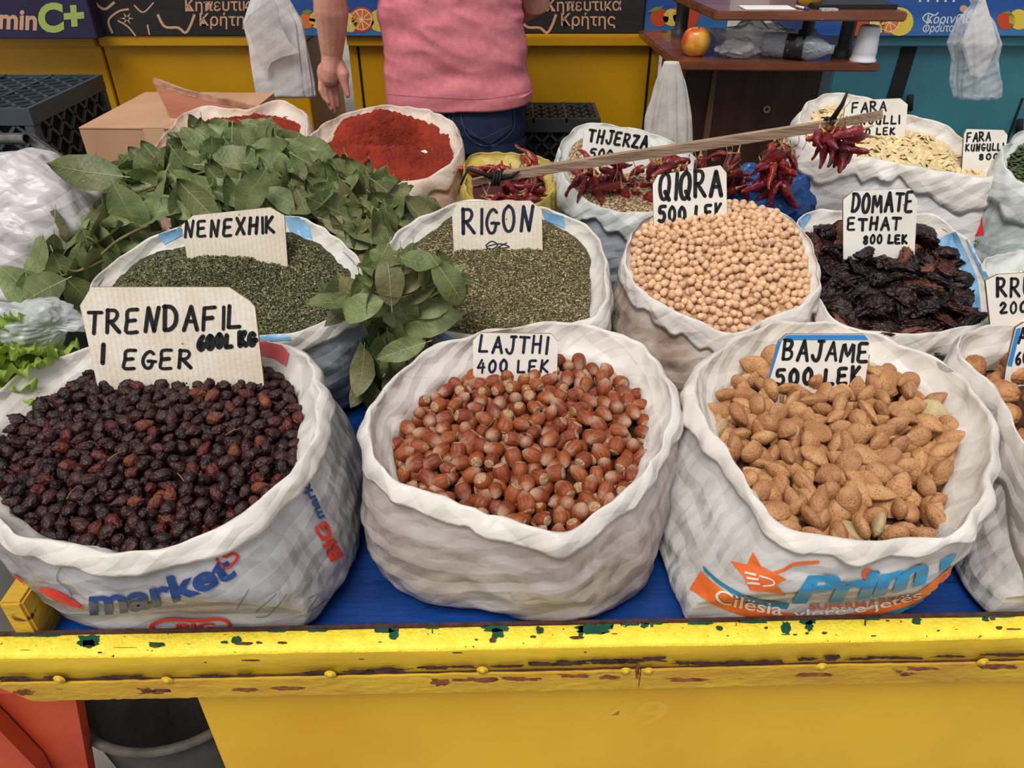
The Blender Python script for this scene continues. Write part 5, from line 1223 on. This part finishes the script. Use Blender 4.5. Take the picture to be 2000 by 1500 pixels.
sign('stained card DOMATE ETHAT 800 LEK with cut corners in the dried tomatoes', [(1647,390),(1667,373),(1777,368),(1792,391),(1786,497),(1773,511),(1707,514),(1647,508)], (1720, 512, tomato.surf(*PZ(1720, 512, .97).xy)+.006),
     [('DOMATE', 1664, 414, 1788, 412, 36, 4.5), ('ETHAT', 1656, 449, 1764, 448, 23, 4), ('800 LEK', 1686, 476, 1776, 474, 16, 3.6)], CARDW)
sign('card FARA KUNGULLI 800 LEK standing in the white pumpkin seeds', [(1650,212),(1663,196),(1758,192),(1773,204),(1764,300),(1640,300)], (1705, 275, seeds.surf(*PZ(1705, 275, 1.06).xy)), [('FARA', 1664, 219, 1736, 217, 19, 2.8), ('KUNGULLI', 1652, 243, 1760, 241, 15, 2.6), ('800 LEK', 1664, 264, 1752, 262, 13, 2.6)], CARDW)
sign('card FARA KUNGULLI half hidden at far right in the green seeds', [(1883,262),(1888,252),(1960,254),(1968,264),(1957,345),(1878,345)], (1920, 320, 1.04), [('FARA', 1888, 276, 1938, 275, 17, 2.6), ('KUNGULLI', 1886, 295, 1962, 293, 13, 2.3), ('800', 1912, 312, 1955, 310, 11, 2.2)], CARDW)
sign('card THJERZA 500 LEK standing in the lentils', [(1140,258),(1151,243),(1256,256),(1271,268),(1268,350),(1132,350)], (1200, 322, lentil.surf(*PZ(1200, 322, .99).xy)), [('THJERZA', 1149, 276, 1268, 291, 24, 4), ('500', 1152, 308, 1202, 312, 18, 3.4)], CARDW)
sign('card RRUSH 200 at the right edge, in the rice sack', [(1925,548),(1950,536),(2080,528),(2080,640),(1935,640)], (1990, 628, .95), [('RRUSH', 1948, 580, 2078, 574, 37, 4.6), ('200', 1954, 612, 2012, 609, 21, 3.6)], CARDW)
sign('blue edged card at the right edge, in the walnuts', [(1965,720),(1984,640),(2000,630),(2090,630),(2090,760),(1960,760)], (2030, 722, .93), [('ARRA', 1989, 670, 2080, 668, 28, 4), ('600', 1984, 712, 2030, 710, 24, 4)], CARDW, stripes=[[(1967,714),(1985,642),(1994,640),(1976,716)]])

# ================================================================== bay branches
LF = M('bay_leaf', (130, 138, 90), (92, 106, 62), ns=26, rough=.42, rnd=.28, bump=.35, bs=160, transl=.16, spec=.4)
LFD = M('dry_bay_leaf', (132, 122, 84), (96, 102, 64), ns=22, rough=.5, rnd=.2, bump=.4, bs=160, col3=None, transl=.12)
VEIN = M('leaf_vein', (142, 150, 100), rough=.6)
TWIG = M('bay_twig', (122, 112, 70), (92, 78, 50), ns=40, rough=.75)
def leafmesh(seed, mat):
    rr = random.Random(seed); L = .104*rr.uniform(.85, 1.2); Wd = L*rr.uniform(.21, .27); curl = rr.uniform(-.5, 1.0); roll = rr.uniform(-.3, 1.0); tw = rr.uniform(-.5, .5)
    nu, nv = 14, 6; V = []
    def pt(s, t, o=0):
        w = Wd*(sin(pi*min(1, s*1.02))**.75)*(1.12-.35*s) if 0 < s < 1 else 0
        w *= 1+.10*noise.noise(Vector((s*9, t*2, seed)))*abs(t)
        x = t*w; z = abs(t)**1.5*Wd*.42*roll+.05*Wd*sin(s*16+seed)*abs(t); ang = curl*(s-.15)**2*1.6
        y = s*L; z2 = -sin(ang)*s*L*.55+z; y2 = cos(ang)*y; a = tw*s
        return Vector((x*cos(a)-z2*sin(a)*.5, y2, z2+x*sin(a)+o))
    for i in range(nu+1):
        s = i/nu
        for j in range(nv+1): V.append(pt(s, -1+2*j/nv))
    Fc = [(i*(nv+1)+j, i*(nv+1)+j+1, (i+1)*(nv+1)+j+1, (i+1)*(nv+1)+j) for i in range(nu) for j in range(nv)]
    me = mk('leaf', V, Fc, mat)
    # midrib and veins raised as their own sub-part
    Vv = []; Fv = []
    def rib(P, w):
        b = len(Vv)
        for k, p in enumerate(P):
            q = (P[min(k+1, len(P)-1)]-P[max(k-1, 0)]).cross(Vector((0, 0, 1))).normalized()*w*(1-.6*k/len(P))
            Vv.extend([p-q, p+q])
        Fv.extend([(b+2*k, b+2*k+1, b+2*k+3, b+2*k+2) for k in range(len(P)-1)])
    rib([pt(s/12, 0, .0005) for s in range(-1, 13)], .0008)
    for k in range(1, 6):
        s = .1+k*.13
        for sg in (-1, 1): rib([pt(min(.99, s+f*.13), sg*f*.82, .0005) for f in (0, .33, .66, 1)], .00032)
    return me, mk('midrib', Vv, Fv, VEIN, False)
LM = [leafmesh(k+1, LF) for k in range(10)]; LD = [leafmesh(k+40, LFD) for k in range(5)]
def add_leaf(root, p, dirv, nrm, sc, rr, dry=.12):
    y = Vector(dirv).normalized(); z = Vector(nrm); z = (z-y*z.dot(y)).normalized(); x = y.cross(z)
    Mx = Matrix((x, y, z)).transposed()
    me, ve = (LD if rr.random() < dry else LM)[rr.randrange(5 if dry > 1 else 5)] if False else (rr.choice(LD) if rr.random() < dry else rr.choice(LM))
    o = bpy.data.objects.new('leaf', me); COL.objects.link(o); o.parent = root; o.location = Vector(p)-root.location; o.rotation_euler = Mx.to_euler(); o.scale = (sc*rr.uniform(.85, 1.1), sc, sc)
    c = bpy.data.objects.new('midrib', ve); COL.objects.link(c); c.parent = o
    return o
def inside(u, v, P):
    c = False; j = len(P)-1
    for i in range(len(P)):
        if (P[i][1] > v) != (P[j][1] > v) and u < (P[j][0]-P[i][0])*(v-P[i][1])/(P[j][1]-P[i][1])+P[i][0]: c = not c
        j = i
    return c
def branch(label, loc, region, Yf, step, seed, axis, dry=.12, layers=2, sc=1.0, dpx=None, spread=.9, mx=300, back=.03):
    root = thing('bay_branch', loc, label, 'bay branch', 'leafy bay branches laid over the sacks'); rr = random.Random(seed); n = 0
    us = [a for a, _ in region]; vs = [b for _, b in region]
    for L in range(layers):
        v = min(vs)
        while v < max(vs):
            u = min(us)+rr.uniform(0, step)
            while u < max(us):
                uu, vv = u+rr.uniform(-.4, .4)*step, v+rr.uniform(-.4, .4)*step
                if inside(uu, vv, region) and n < mx:
                    Y = Yf(uu, vv)+L*back+rr.uniform(-.012, .012); p = PY(uu, vv, Y)
                    ax = axis(uu, vv); a = atan2(ax[1], ax[0])+rr.gauss(0, spread)
                    dv = Vector((cos(a), rr.uniform(-.45, .1)*.6, sin(a)*.9))
                    toc = (CAM-p).normalized(); nr_ = toc*.6+Vector((rr.gauss(0, .5), rr.gauss(0, .35), .55+rr.gauss(0, .45)))
                    add_leaf(root, p-dv.normalized()*.045*sc, dv, nr_, sc*rr.uniform(.66, 1.22), rr, dry); n += 1
                u += step
            v += step*.8
    return root
def twig(root, pts, r0=.003):
    P = catmull([PY(*p) for p in pts], len(pts)*5, False); n = len(P)
    MB().tube(P, [r0*(1-.6*i/n) for i in range(n)], 7).out('twig', TWIG, root, True)
Yb = lambda u, v: 1.52-(v-250)/200*.28
b1 = branch('large bay branch lying across the top from the paprika to the mint', (PY(420, 360, 1.4).x, 1.4, 1.03),
    [(345, 275), (430, 255), (520, 240), (580, 268), (640, 320), (700, 340), (640, 400), (555, 420), (520, 400), (430, 400), (350, 430), (300, 430), (190, 400), (165, 340), (240, 330)], Yb, 31, 11, lambda u, v: (.75, -.55), .06, 2, 1.0)
twig(b1, [(170, 374, 1.33), (250, 378, 1.34), (330, 355, 1.36), (430, 330, 1.40), (520, 330, 1.42)], .0035)
twig(b1, [(300, 400, 1.31), (320, 370, 1.34), (340, 350, 1.36)])
p = PY(345, 350, 1.27); add_leaf(b1, p, (.50, -.1, -.62), (CAM-p).normalized()+Vector((0, 0, .2)), 1.15, random.Random(3), 0)
p = PY(205, 378, 1.26); add_leaf(b1, p+Vector((.02, 0, .02)), (.25, -.1, -.9), (CAM-p).normalized()+Vector((-.1, 0, .3)), 1.05, random.Random(5), 0)
p = PY(175, 345, 1.28); add_leaf(b1, p+Vector((.06, 0, .0)), (-1, 0, .12), (CAM-p).normalized()+Vector((0, 0, .5)), 1.05, random.Random(6), 0)
p = PY(160, 408, 1.26); add_leaf(b1, p, (-.9, 0, .52), Vector((.3, -.6, .2)), .9, random.Random(8), 0)
p = PY(520, 330, 1.30); add_leaf(b1, p, (-.45, -.1, -.55), (CAM-p).normalized(), 1.0, random.Random(9), 0)
b2 = branch('darker bay bunch drooping between the mint sack and the right paprika sack', (PY(690, 430, 1.3).x, 1.32, .99),
    [(620, 330), (700, 330), (760, 370), (838, 412), (800, 436), (760, 450), (735, 500), (700, 495), (660, 455), (600, 415), (560, 405)], lambda u, v: 1.44-(v-300)/200*.22, 27, 23, lambda u, v: (.35, -.85), .45, 3, .92)
twig(b2, [(600, 330, 1.42), (680, 370, 1.36), (720, 430, 1.3), (730, 480, 1.25)])
b3 = branch('bay sprig reaching down at far left beside the white bag', (PY(140, 500, 1.15).x, 1.15, .98),
    [(100, 430), (180, 425), (250, 440), (225, 495), (170, 540), (165, 600), (60, 590), (50, 560), (130, 520), (70, 505), (75, 480)], lambda u, v: 1.24-(v-430)/200*.16, 36, 31, lambda u, v: (-.5, -.5), .1, 2, 1.0)
twig(b3, [(290, 440, 1.22), (230, 470, 1.19), (170, 520, 1.15), (110, 542, 1.12)]); twig(b3, [(200, 510, 1.16), (150, 530, 1.13), (118, 518, 1.12)])
p = PY(130, 545, 1.10); add_leaf(b3, p, (-.8, -.1, -.35), (CAM-p).normalized()+Vector((0, 0, .3)), 1.1, random.Random(5), 0)
p = PY(0, 520, 1.12); add_leaf(b3, p, (.5, -.1, -.6), (CAM-p).normalized()+Vector((0, 0, .3)), 1.1, random.Random(6), 0)
YH = lambda u, v: .975-.03*max(0, min(1, (620-v)/130))
b4 = branch('tied bay bunch hanging head up between the mint and oregano sacks', (PY(760, 600, .97).x, .97, .9),
    [(735, 500), (770, 490), (800, 500), (850, 505), (890, 540), (895, 590), (860, 610), (800, 640), (740, 620), (650, 600), (655, 575), (720, 560)], YH, 28, 43, lambda u, v: (-.2, -.4), .16, 2, .82, spread=1.2)
rr = random.Random(9)
for k in range(54):
    v = rr.uniform(600, 770); u = 765+rr.uniform(-60, 60)*(1-.35*(v-600)/170)+(-10 if v > 700 else 8); p = PY(u, v, .975+rr.uniform(-.02, .03))
    add_leaf(b4, p+Vector((0, 0, .03)), (rr.gauss(0, .22), rr.uniform(-.2, .2), -1), (rr.gauss(0, .8), -1, rr.gauss(.1, .3)), rr.uniform(.6, .85), rr, .3)
twig(b4, [(770, 560, .99), (768, 650, .99), (750, 740, .985), (740, 800, .98)], .004)
p = PY(752, 585, .93); add_leaf(b4, p, (-.95, -.1, -.28), (CAM-p).normalized()+Vector((0, 0, .3)), .98, random.Random(2), 0)
p = PY(765, 600, .93); add_leaf(b4, p, (.02, .05, .9), (CAM-p).normalized(), .85, random.Random(12), 1)
p = PY(845, 505, .93); add_leaf(b4, p, (.5, -.1, -.75), (CAM-p).normalized()+Vector((0, 0, .5)), .95, random.Random(21), 0)
p = PY(835, 668, .92); add_leaf(b4, p, (-.75, -.05, -.25), (CAM-p).normalized()+Vector((-.1, 0, .4)), .85, random.Random(22), 0)
b5 = branch('few dark bay leaves down in the gap between the front sacks', (PY(690, 880, .93).x, .93, .8),
    [(655, 870), (720, 860), (730, 960), (690, 990)], lambda u, v: .93, 30, 77, lambda u, v: (-.3, -.8), .1, 1, .8)

# ================================================================== chillies hung from a stick
CH = M('dried_red_chilli', (140, 24, 28), (96, 14, 22), ns=60, rough=.24, rnd=.3, bump=.9, bs=150, spec=.6, coat=.2)
CS = M('straw_chilli_stem', (198, 160, 104), (160, 118, 76), ns=60, rough=.7)
def chmesh(seed):
    rr = random.Random(seed); L = .056*rr.uniform(.8, 1.2); c1 = rr.uniform(-.5, .8); n = 12; m = 14; V = []
    P = []
    for i in range(m+1):
        s = i/m; P.append(Vector((c1*.02*s*s, .004*sin(s*5+seed), -s*L)))
    R = [.0085*(.42+1.0*min(1, s*6)**.8*(1-s**1.7))*1.0 for s in [i/m for i in range(m+1)]]
    for i, p in enumerate(P):
        for k in range(n):
            a = 2*pi*k/n; w = 1+.5*noise.noise(Vector((cos(a)*1.5+seed, sin(a)*1.5, i*.35)))-.25*abs(noise.noise(Vector((cos(a)*3, sin(a)*3+seed, i*.2))))
            V.append(p+Vector((cos(a), sin(a)*.62, 0))*R[i]*w)
    V.append(P[-1]+Vector((0, 0, -.002))); V.append(P[0]+Vector((0, 0, .001)))
    Fc = [(i*n+k, i*n+(k+1) % n, (i+1)*n+(k+1) % n, (i+1)*n+k) for i in range(m) for k in range(n)]+[(m*n+k, m*n+(k+1) % n, len(V)-2) for k in range(n)]+[((k+1) % n, k, len(V)-1) for k in range(n)]
    me = mk('chilli', V, Fc, CH); fixn(me)
    b = MB().tube([(0, 0, -.002), (0, 0, .004), (c1*-.004, .002, .014), (c1*-.008, .004, .026)], [.0042, .0026, .0013, .0012], 7)
    return me, mk('stem', b.V, b.F, CS)
CM = [chmesh(k*1.9+1) for k in range(9)]
def chillies(n, u0, u1, v0, v1, Y, where, seed, down=.6, spread=1.0):
    rr = random.Random(seed)
    for k in range(n):
        p = PY(rr.uniform(u0, u1), rr.uniform(v0, v1), Y+rr.uniform(-.02, .025)); me, st = rr.choice(CM)
        e = Euler((rr.gauss(0, spread*.8), rr.gauss(0, spread), rr.uniform(0, 2*pi)))
        o = bpy.data.objects.new('dried_chilli', me); COL.objects.link(o); o.location = p+Vector((0, 0, .02*down)); o.rotation_euler = e; o.scale = (rr.uniform(.8, 1.1),)*3
        tag(o, 'dried red chilli '+where, 'chilli', 'dried chillies '+where)
        c = bpy.data.objects.new('stem', st); COL.objects.link(c); c.parent = o
YK = 1.44
chillies(16, 950, 1072, 366, 394, 1.50, 'lying in the yellow bag', 1, 0, 1.5)
chillies(22, 945, 1062, 322, 352, 1.60, 'at the back of the yellow bag', 12, 0, 1.5)
chillies(30, 1135, 1285, 325, 385, YK+.02, 'hanging in front of the lentil sack', 2, .6, .9)
chillies(14, 1275, 1345, 318, 352, YK+.02, 'hanging behind the QIQRA card', 3, .5, 1.0)
chillies(13, 1345, 1440, 308, 350, YK+.02, 'hanging right above the chickpeas', 4, .5, 1.1)
chillies(9, 1415, 1455, 350, 385, YK+.03, 'low behind the chickpea sack', 5, .4, .9)
chillies(24, 1485, 1545, 285, 372, YK, 'in the long bunch beside the seed sack', 6, .8, .65)
chillies(20, 1590, 1700, 258, 295, YK-.10, 'in the bunch on the rim of the seed sack', 7, .5, 1.1)
WS = M('weathered_stick_wood', (168, 142, 120), (134, 108, 88), ns=24, rough=.7, bump=.6, bs=90, stretch=(.3, 3, 3))
A_, B_, C_ = PY(924, 356, 1.44), PY(1622, 244, 1.40), PY(1722, 224, 1.34)
A2 = PY(985, 343, 1.425)
stk = thing('hanging_stick', A_, 'weathered wooden stick spanning from the yellow bag to the seed sack', 'stick')
def bar(p, q, w, h, nm):
    p, q = Vector(p), Vector(q); t = (q-p).normalized(); s = t.cross(Vector((0, 0, 1))).normalized()*w/2; up = s.cross(t).normalized()*h/2
    m = MB(); V = []; n = 12
    for i in range(n+1):
        c = p.lerp(q, i/n)+up*.06*noise.noise(Vector((i*1.7, 0, w*99)))
        V += [c-s-up, c+s-up, c+s+up, c-s+up]
    m.add(V, [(4*i+k, 4*i+(k+1) % 4, 4*i+4+(k+1) % 4, 4*i+4+k) for i in range(n) for k in range(4)]+[(0, 1, 2, 3), (4*n+3, 4*n+2, 4*n+1, 4*n)]); return m.out(nm, WS, stk)
bar(A_, A2+(A2-A_)*.3, .012, .013, 'short_stick'); bar(A2, B_, .014, .017, 'long_stick'); bar(PY(1605, 247, 1.405), C_, .012, .015, 'end_stick')
TIE = M('black_cloth_tie', (20, 20, 22), rough=.7, bump=.5, bs=60); THR = M('pale_thread', (222, 200, 172), rough=.9)
for (u, v, Y) in ((970, 348, 1.425), (1618, 245, 1.395)):
    p = PY(u, v, Y)
    o = MB()
    for k in range(3):
        P = [p+Vector(((k-1)*.006+.003*sin(a), cos(a)*.011, sin(a)*.013)) for a in [j*2*pi/10 for j in range(11)]]; o.tube(P, .003, 6)
    e1, e2 = (Vector((-.055, -.005, .02)), Vector((-.07, -.01, -.01))) if u < 1000 else (Vector((.012, -.01, .04)), Vector((.016, -.01, .062)))
    o.tube([p, p+e1, p+e2], [.006, .004, .002], 6); o.tube([p, p+Vector((.03, -.01, .008)), p+Vector((.045, -.012, .018))], [.007, .005, .001], 6)
    ob = o.out('cloth_tie', TIE, None, True, loc=p); tag(ob, 'black cloth strip knotted around the '+('left' if u < 1000 else 'right')+' joint of the chilli stick', 'cloth strip')
for (u, v, L, Y) in ((1128, 322, 30, YK), (1200, 315, 40, YK), (1235, 320, 30, YK), (1265, 306, 22, YK), (1355, 300, 45, YK), (1365, 288, 40, YK), (1415, 285, 40, YK), (1425, 278, 34, YK), (1520, 265, 50, YK), (1555, 258, 36, YK), (1570, 262, 30, YK-.02), (1040, 332, 44, YK), (950, 352, 28, YK)):
    a = PY(u, v-10, Y-.012); b = PY(u+6, v+L*.4, Y-.014); c = PY(u-3, v+L, Y)
    MB().tube(catmull([a, b, c], 9, False), .0007, 5).out('thread', THR, stk, True)

# ================================================================== lettuce and its bag at far left
LT = M('lettuce_leaf', (176, 196, 88), (132, 164, 62), ns=22, rough=.5, transl=.3, bump=.5, bs=90, rnd=.15)
lt = thing('lettuce', PY(30, 700, .86), 'pale green frilly lettuce at the left edge of the photo', 'lettuce')
for k, (u, v, Y, s, rx, rz) in enumerate(((25, 676, .92, .062, -.2, .3), (0, 700, .90, .06, .1, 1.2), (62, 690, .90, .050, .0, -.4), (28, 722, .87, .055, .2, .7), (78, 700, .90, .035, .1, -.9), (-10, 740, .86, .06, .3, .2), (40, 744, .86, .045, .3, -.3))):
    c = PY(u, v, Y); V = []; n = 26
    E = Euler((rx-.5, .2*k-.5, rz)).to_matrix()
    for j in range(n+1):
        for i in range(n+1):
            x, y = i/n*2-1, j/n*2-1; r = sqrt(x*x+y*y); fr = max(0, r-.35)
            z = .35*fr*noise.noise(Vector((x*4, y*4, k)))*2+.28*fr*noise.noise(Vector((x*9, y*9, k+5)))+.15*r*r
            V.append(c+E @ Vector((x*s*(1-.1*y*y), y*s*(1-.12*x*x), z*s)))
    obj('lettuce_leaf', V, [(j*(n+1)+i, j*(n+1)+i+1, (j+1)*(n+1)+i+1, (j+1)*(n+1)+i) for j in range(n) for i in range(n)], LT, lt)
lump('clear_bag', PY(60, 634, .93), .075, .035, .030, CLEARG, 'crumpled clear plastic bag on top of the lettuce', 'bag', 12.2, .35, 1.6, 110, 70, ridg=.3, tri=.012)
lump('lettuce_core', PY(15, 745, .90), .06, .05, .05, LT, '', '', 2.2, .4, 3, parent=lt)

# ================================================================== print on the sacks
RED = M('red_sack_print', (204, 48, 34), rough=.4); NAVY = M('navy_sack_print', (30, 62, 118), rough=.4); ORS = M('orange_sack_print', (222, 104, 44), rough=.4)
SKY = M('sky_blue_sack_print', (52, 140, 184), rough=.4); TEL = M('teal_sack_print', (36, 116, 144), rough=.4); PINKS = M('faded_red_print', (214, 96, 100), rough=.5)
WPR = M('white_sack_print', (226, 214, 204), rough=.4); PBL = M('pale_blue_film_print', (136, 182, 216), (110, 160, 200), ns=30, rough=.4, crinkle=.3, cs=14)
hb = hips.hit_body(); bo = hips.body
print_px('print', [text_px('market', 176, 1196, 462, 1122, 50, .035, 0, bend=18)], hb, NAVY, bo, .0020)
print_each('print', [line_px([(440, 1108), (424, 1092), (428, 1080), (440, 1086), (452, 1080), (463, 1084), (458, 1096)], 5.5, 30, True), band_px([(28, 1118), (40, 1126), (52, 1138)], [(28, 1122), (38, 1136), (50, 1140)], 10), band_px([(78, 1148), (100, 1146), (130, 1160), (150, 1172)], [(82, 1154), (105, 1168), (135, 1180), (170, 1188)], 16),
    line_px([(298, 1218), (330, 1208), (380, 1210), (430, 1207), (448, 1217), (436, 1232), (400, 1240), (330, 1240), (300, 1226)], 6, 40, True), text_px('BIG', 345, 1230, 420, 1228, 14, .03)], hb, RED, bo, .0020)
print_px('print', [text_px('BIG', 668, 1086, 634, 1018, 26, .04)], hb, RED, bo, .0020)
print_px('print', [text_px('market', 632, 1010, 590, 918, 17, .03)], hb, NAVY, bo, .0020)
print_each('print', [line_px([(486, 1150), (462, 1190)], 1.2, 6), line_px([(560, 1160), (525, 1200), (500, 1204)], 1.2, 10), line_px([(600, 1170), (622, 1160), (600, 1196), (640, 1168)], 1.2, 12), line_px([(122, 1104), (112, 1130), (135, 1150), (142, 1168)], 1.2, 12), line_px([(540, 1158), (500, 1195)], 1.2, 6)], hb, M('pen_scrawl', (84, 84, 96), rough=.5), bo, .0012)
ab = almond.hit_body(); bo = almond.body
print_each('print', [band_px([(1370,1116),(1410,1150),(1470,1180),(1540,1196),(1640,1198),(1740,1178),(1800,1150),(1858,1102)], [(1348,1150),(1395,1180),(1450,1200),(1540,1214),(1640,1214),(1740,1196),(1805,1172),(1852,1128)], 46),
    poly_px([(1428,1096),(1460,1102),(1472,1078),(1488,1106),(1536,1130),(1516,1140),(1534,1162),(1500,1154),(1466,1152),(1456,1130)]), line_px([(1506,1120),(1530,1112),(1552,1100),(1600,1096)], 6, 14), disc_px(1694, 1120, 12, 12), poly_px([(1655, 1100), (1690, 1101), (1678, 1108)])], ab, ORS, bo, .0014)
print_px('print', [text_px('Prim', 1545, 1172, 1820, 1128, 50, .05, .3, bend=14)], ab, SKY, bo, .0020)
print_px('print', [poly_px([(1836, 1092), (1866, 1078), (1862, 1088), (1850, 1106), (1834, 1116)])], ab, SKY, bo, .0020)
print_each('print', [band_px([(1374,1104),(1410,1136),(1470,1166),(1542,1176)], [(1378,1116),(1412,1146),(1468,1174),(1536,1188)], 26), band_px([(1720,1196),(1780,1178),(1840,1144)], [(1720,1201),(1782,1184),(1838,1152)], 20)], ab, TEL, bo, .0018)
print_px('print', [text_px('SUPERMARKET', 1580, 1188, 1790, 1168, 12, .012, bend=6)], ab, M('dull_red_print', (182, 84, 60), rough=.5), bo, .0020)
print_px('print', [text_px('Cilësia', 1396, 1172, 1526, 1199, 24, .008, bend=3), text_px('vlerë e jetës', 1548, 1203, 1800, 1164, 16, .006, bend=10), line_px([(1456, 1118), (1478, 1122)], 4, 6), line_px([(1460, 1128), (1482, 1130)], 4, 6), line_px([(1460, 1136), (1484, 1138)], 4, 6), line_px([(1484, 1124), (1508, 1130), (1510, 1140), (1490, 1142)], 3, 12)], ab, WPR, bo, .0022)
def cuffprint(s, shapes, mat, off=.0012):
    B = BVHTree.FromPolygons(s.cV, [tuple(f) for f in s.cF])
    def f(u, v):
        r = B.ray_cast(CAM, ray(u, v).normalized()); return (r[0], r[1]) if r[0] is not None else None
    print_each('print', shapes, f, mat, s.cuff, off)
cuffprint(hips, [poly_px([(506, 664), (552, 674), (566, 690), (560, 716), (536, 700), (510, 694)])], PINKS)
cuffprint(mint, [poly_px([(298, 452), (352, 436), (362, 456), (322, 478)]), poly_px([(556, 422), (590, 424), (604, 440), (612, 474), (566, 452)]), poly_px([(502, 656), (560, 646), (570, 664), (500, 668)])], PBL)
cuffprint(rigon, [poly_px([(862, 436), (884, 420), (888, 476), (850, 474)]), poly_px([(1060, 412), (1102, 422), (1104, 446), (1064, 430)]), poly_px([(1066, 450), (1112, 468), (1110, 480), (1066, 470)]), poly_px([(822, 628), (838, 634), (886, 660), (866, 668)])], PBL)
cuffprint(tomato, [poly_px([(1556, 424), (1578, 412), (1584, 422), (1566, 452)]), band_px([(1868, 452), (1900, 520), (1912, 560), (1918, 630)], [(1842, 462), (1876, 520), (1892, 560), (1900, 610)], 26), band_px([(1900, 466), (1922, 520), (1945, 572), (1950, 634)], [(1882, 456), (1910, 520), (1932, 572), (1936, 640)], 26), band_px([(1824, 500), (1832, 470), (1852, 460)], [(1840, 505), (1846, 482), (1860, 472)], 14)], PBL)
fb = fara2.hit_body()
print_px('print', [text_px('1', 1902, 458, 1922, 456, 44, .05)], fb, RED, fara2.body, .0012)
print_px('print', [text_px('ID:', 1906, 484, 1916, 470, 10, .01)], fb, M('green_print', (60, 120, 76), rough=.5), fara2.body, .0012)
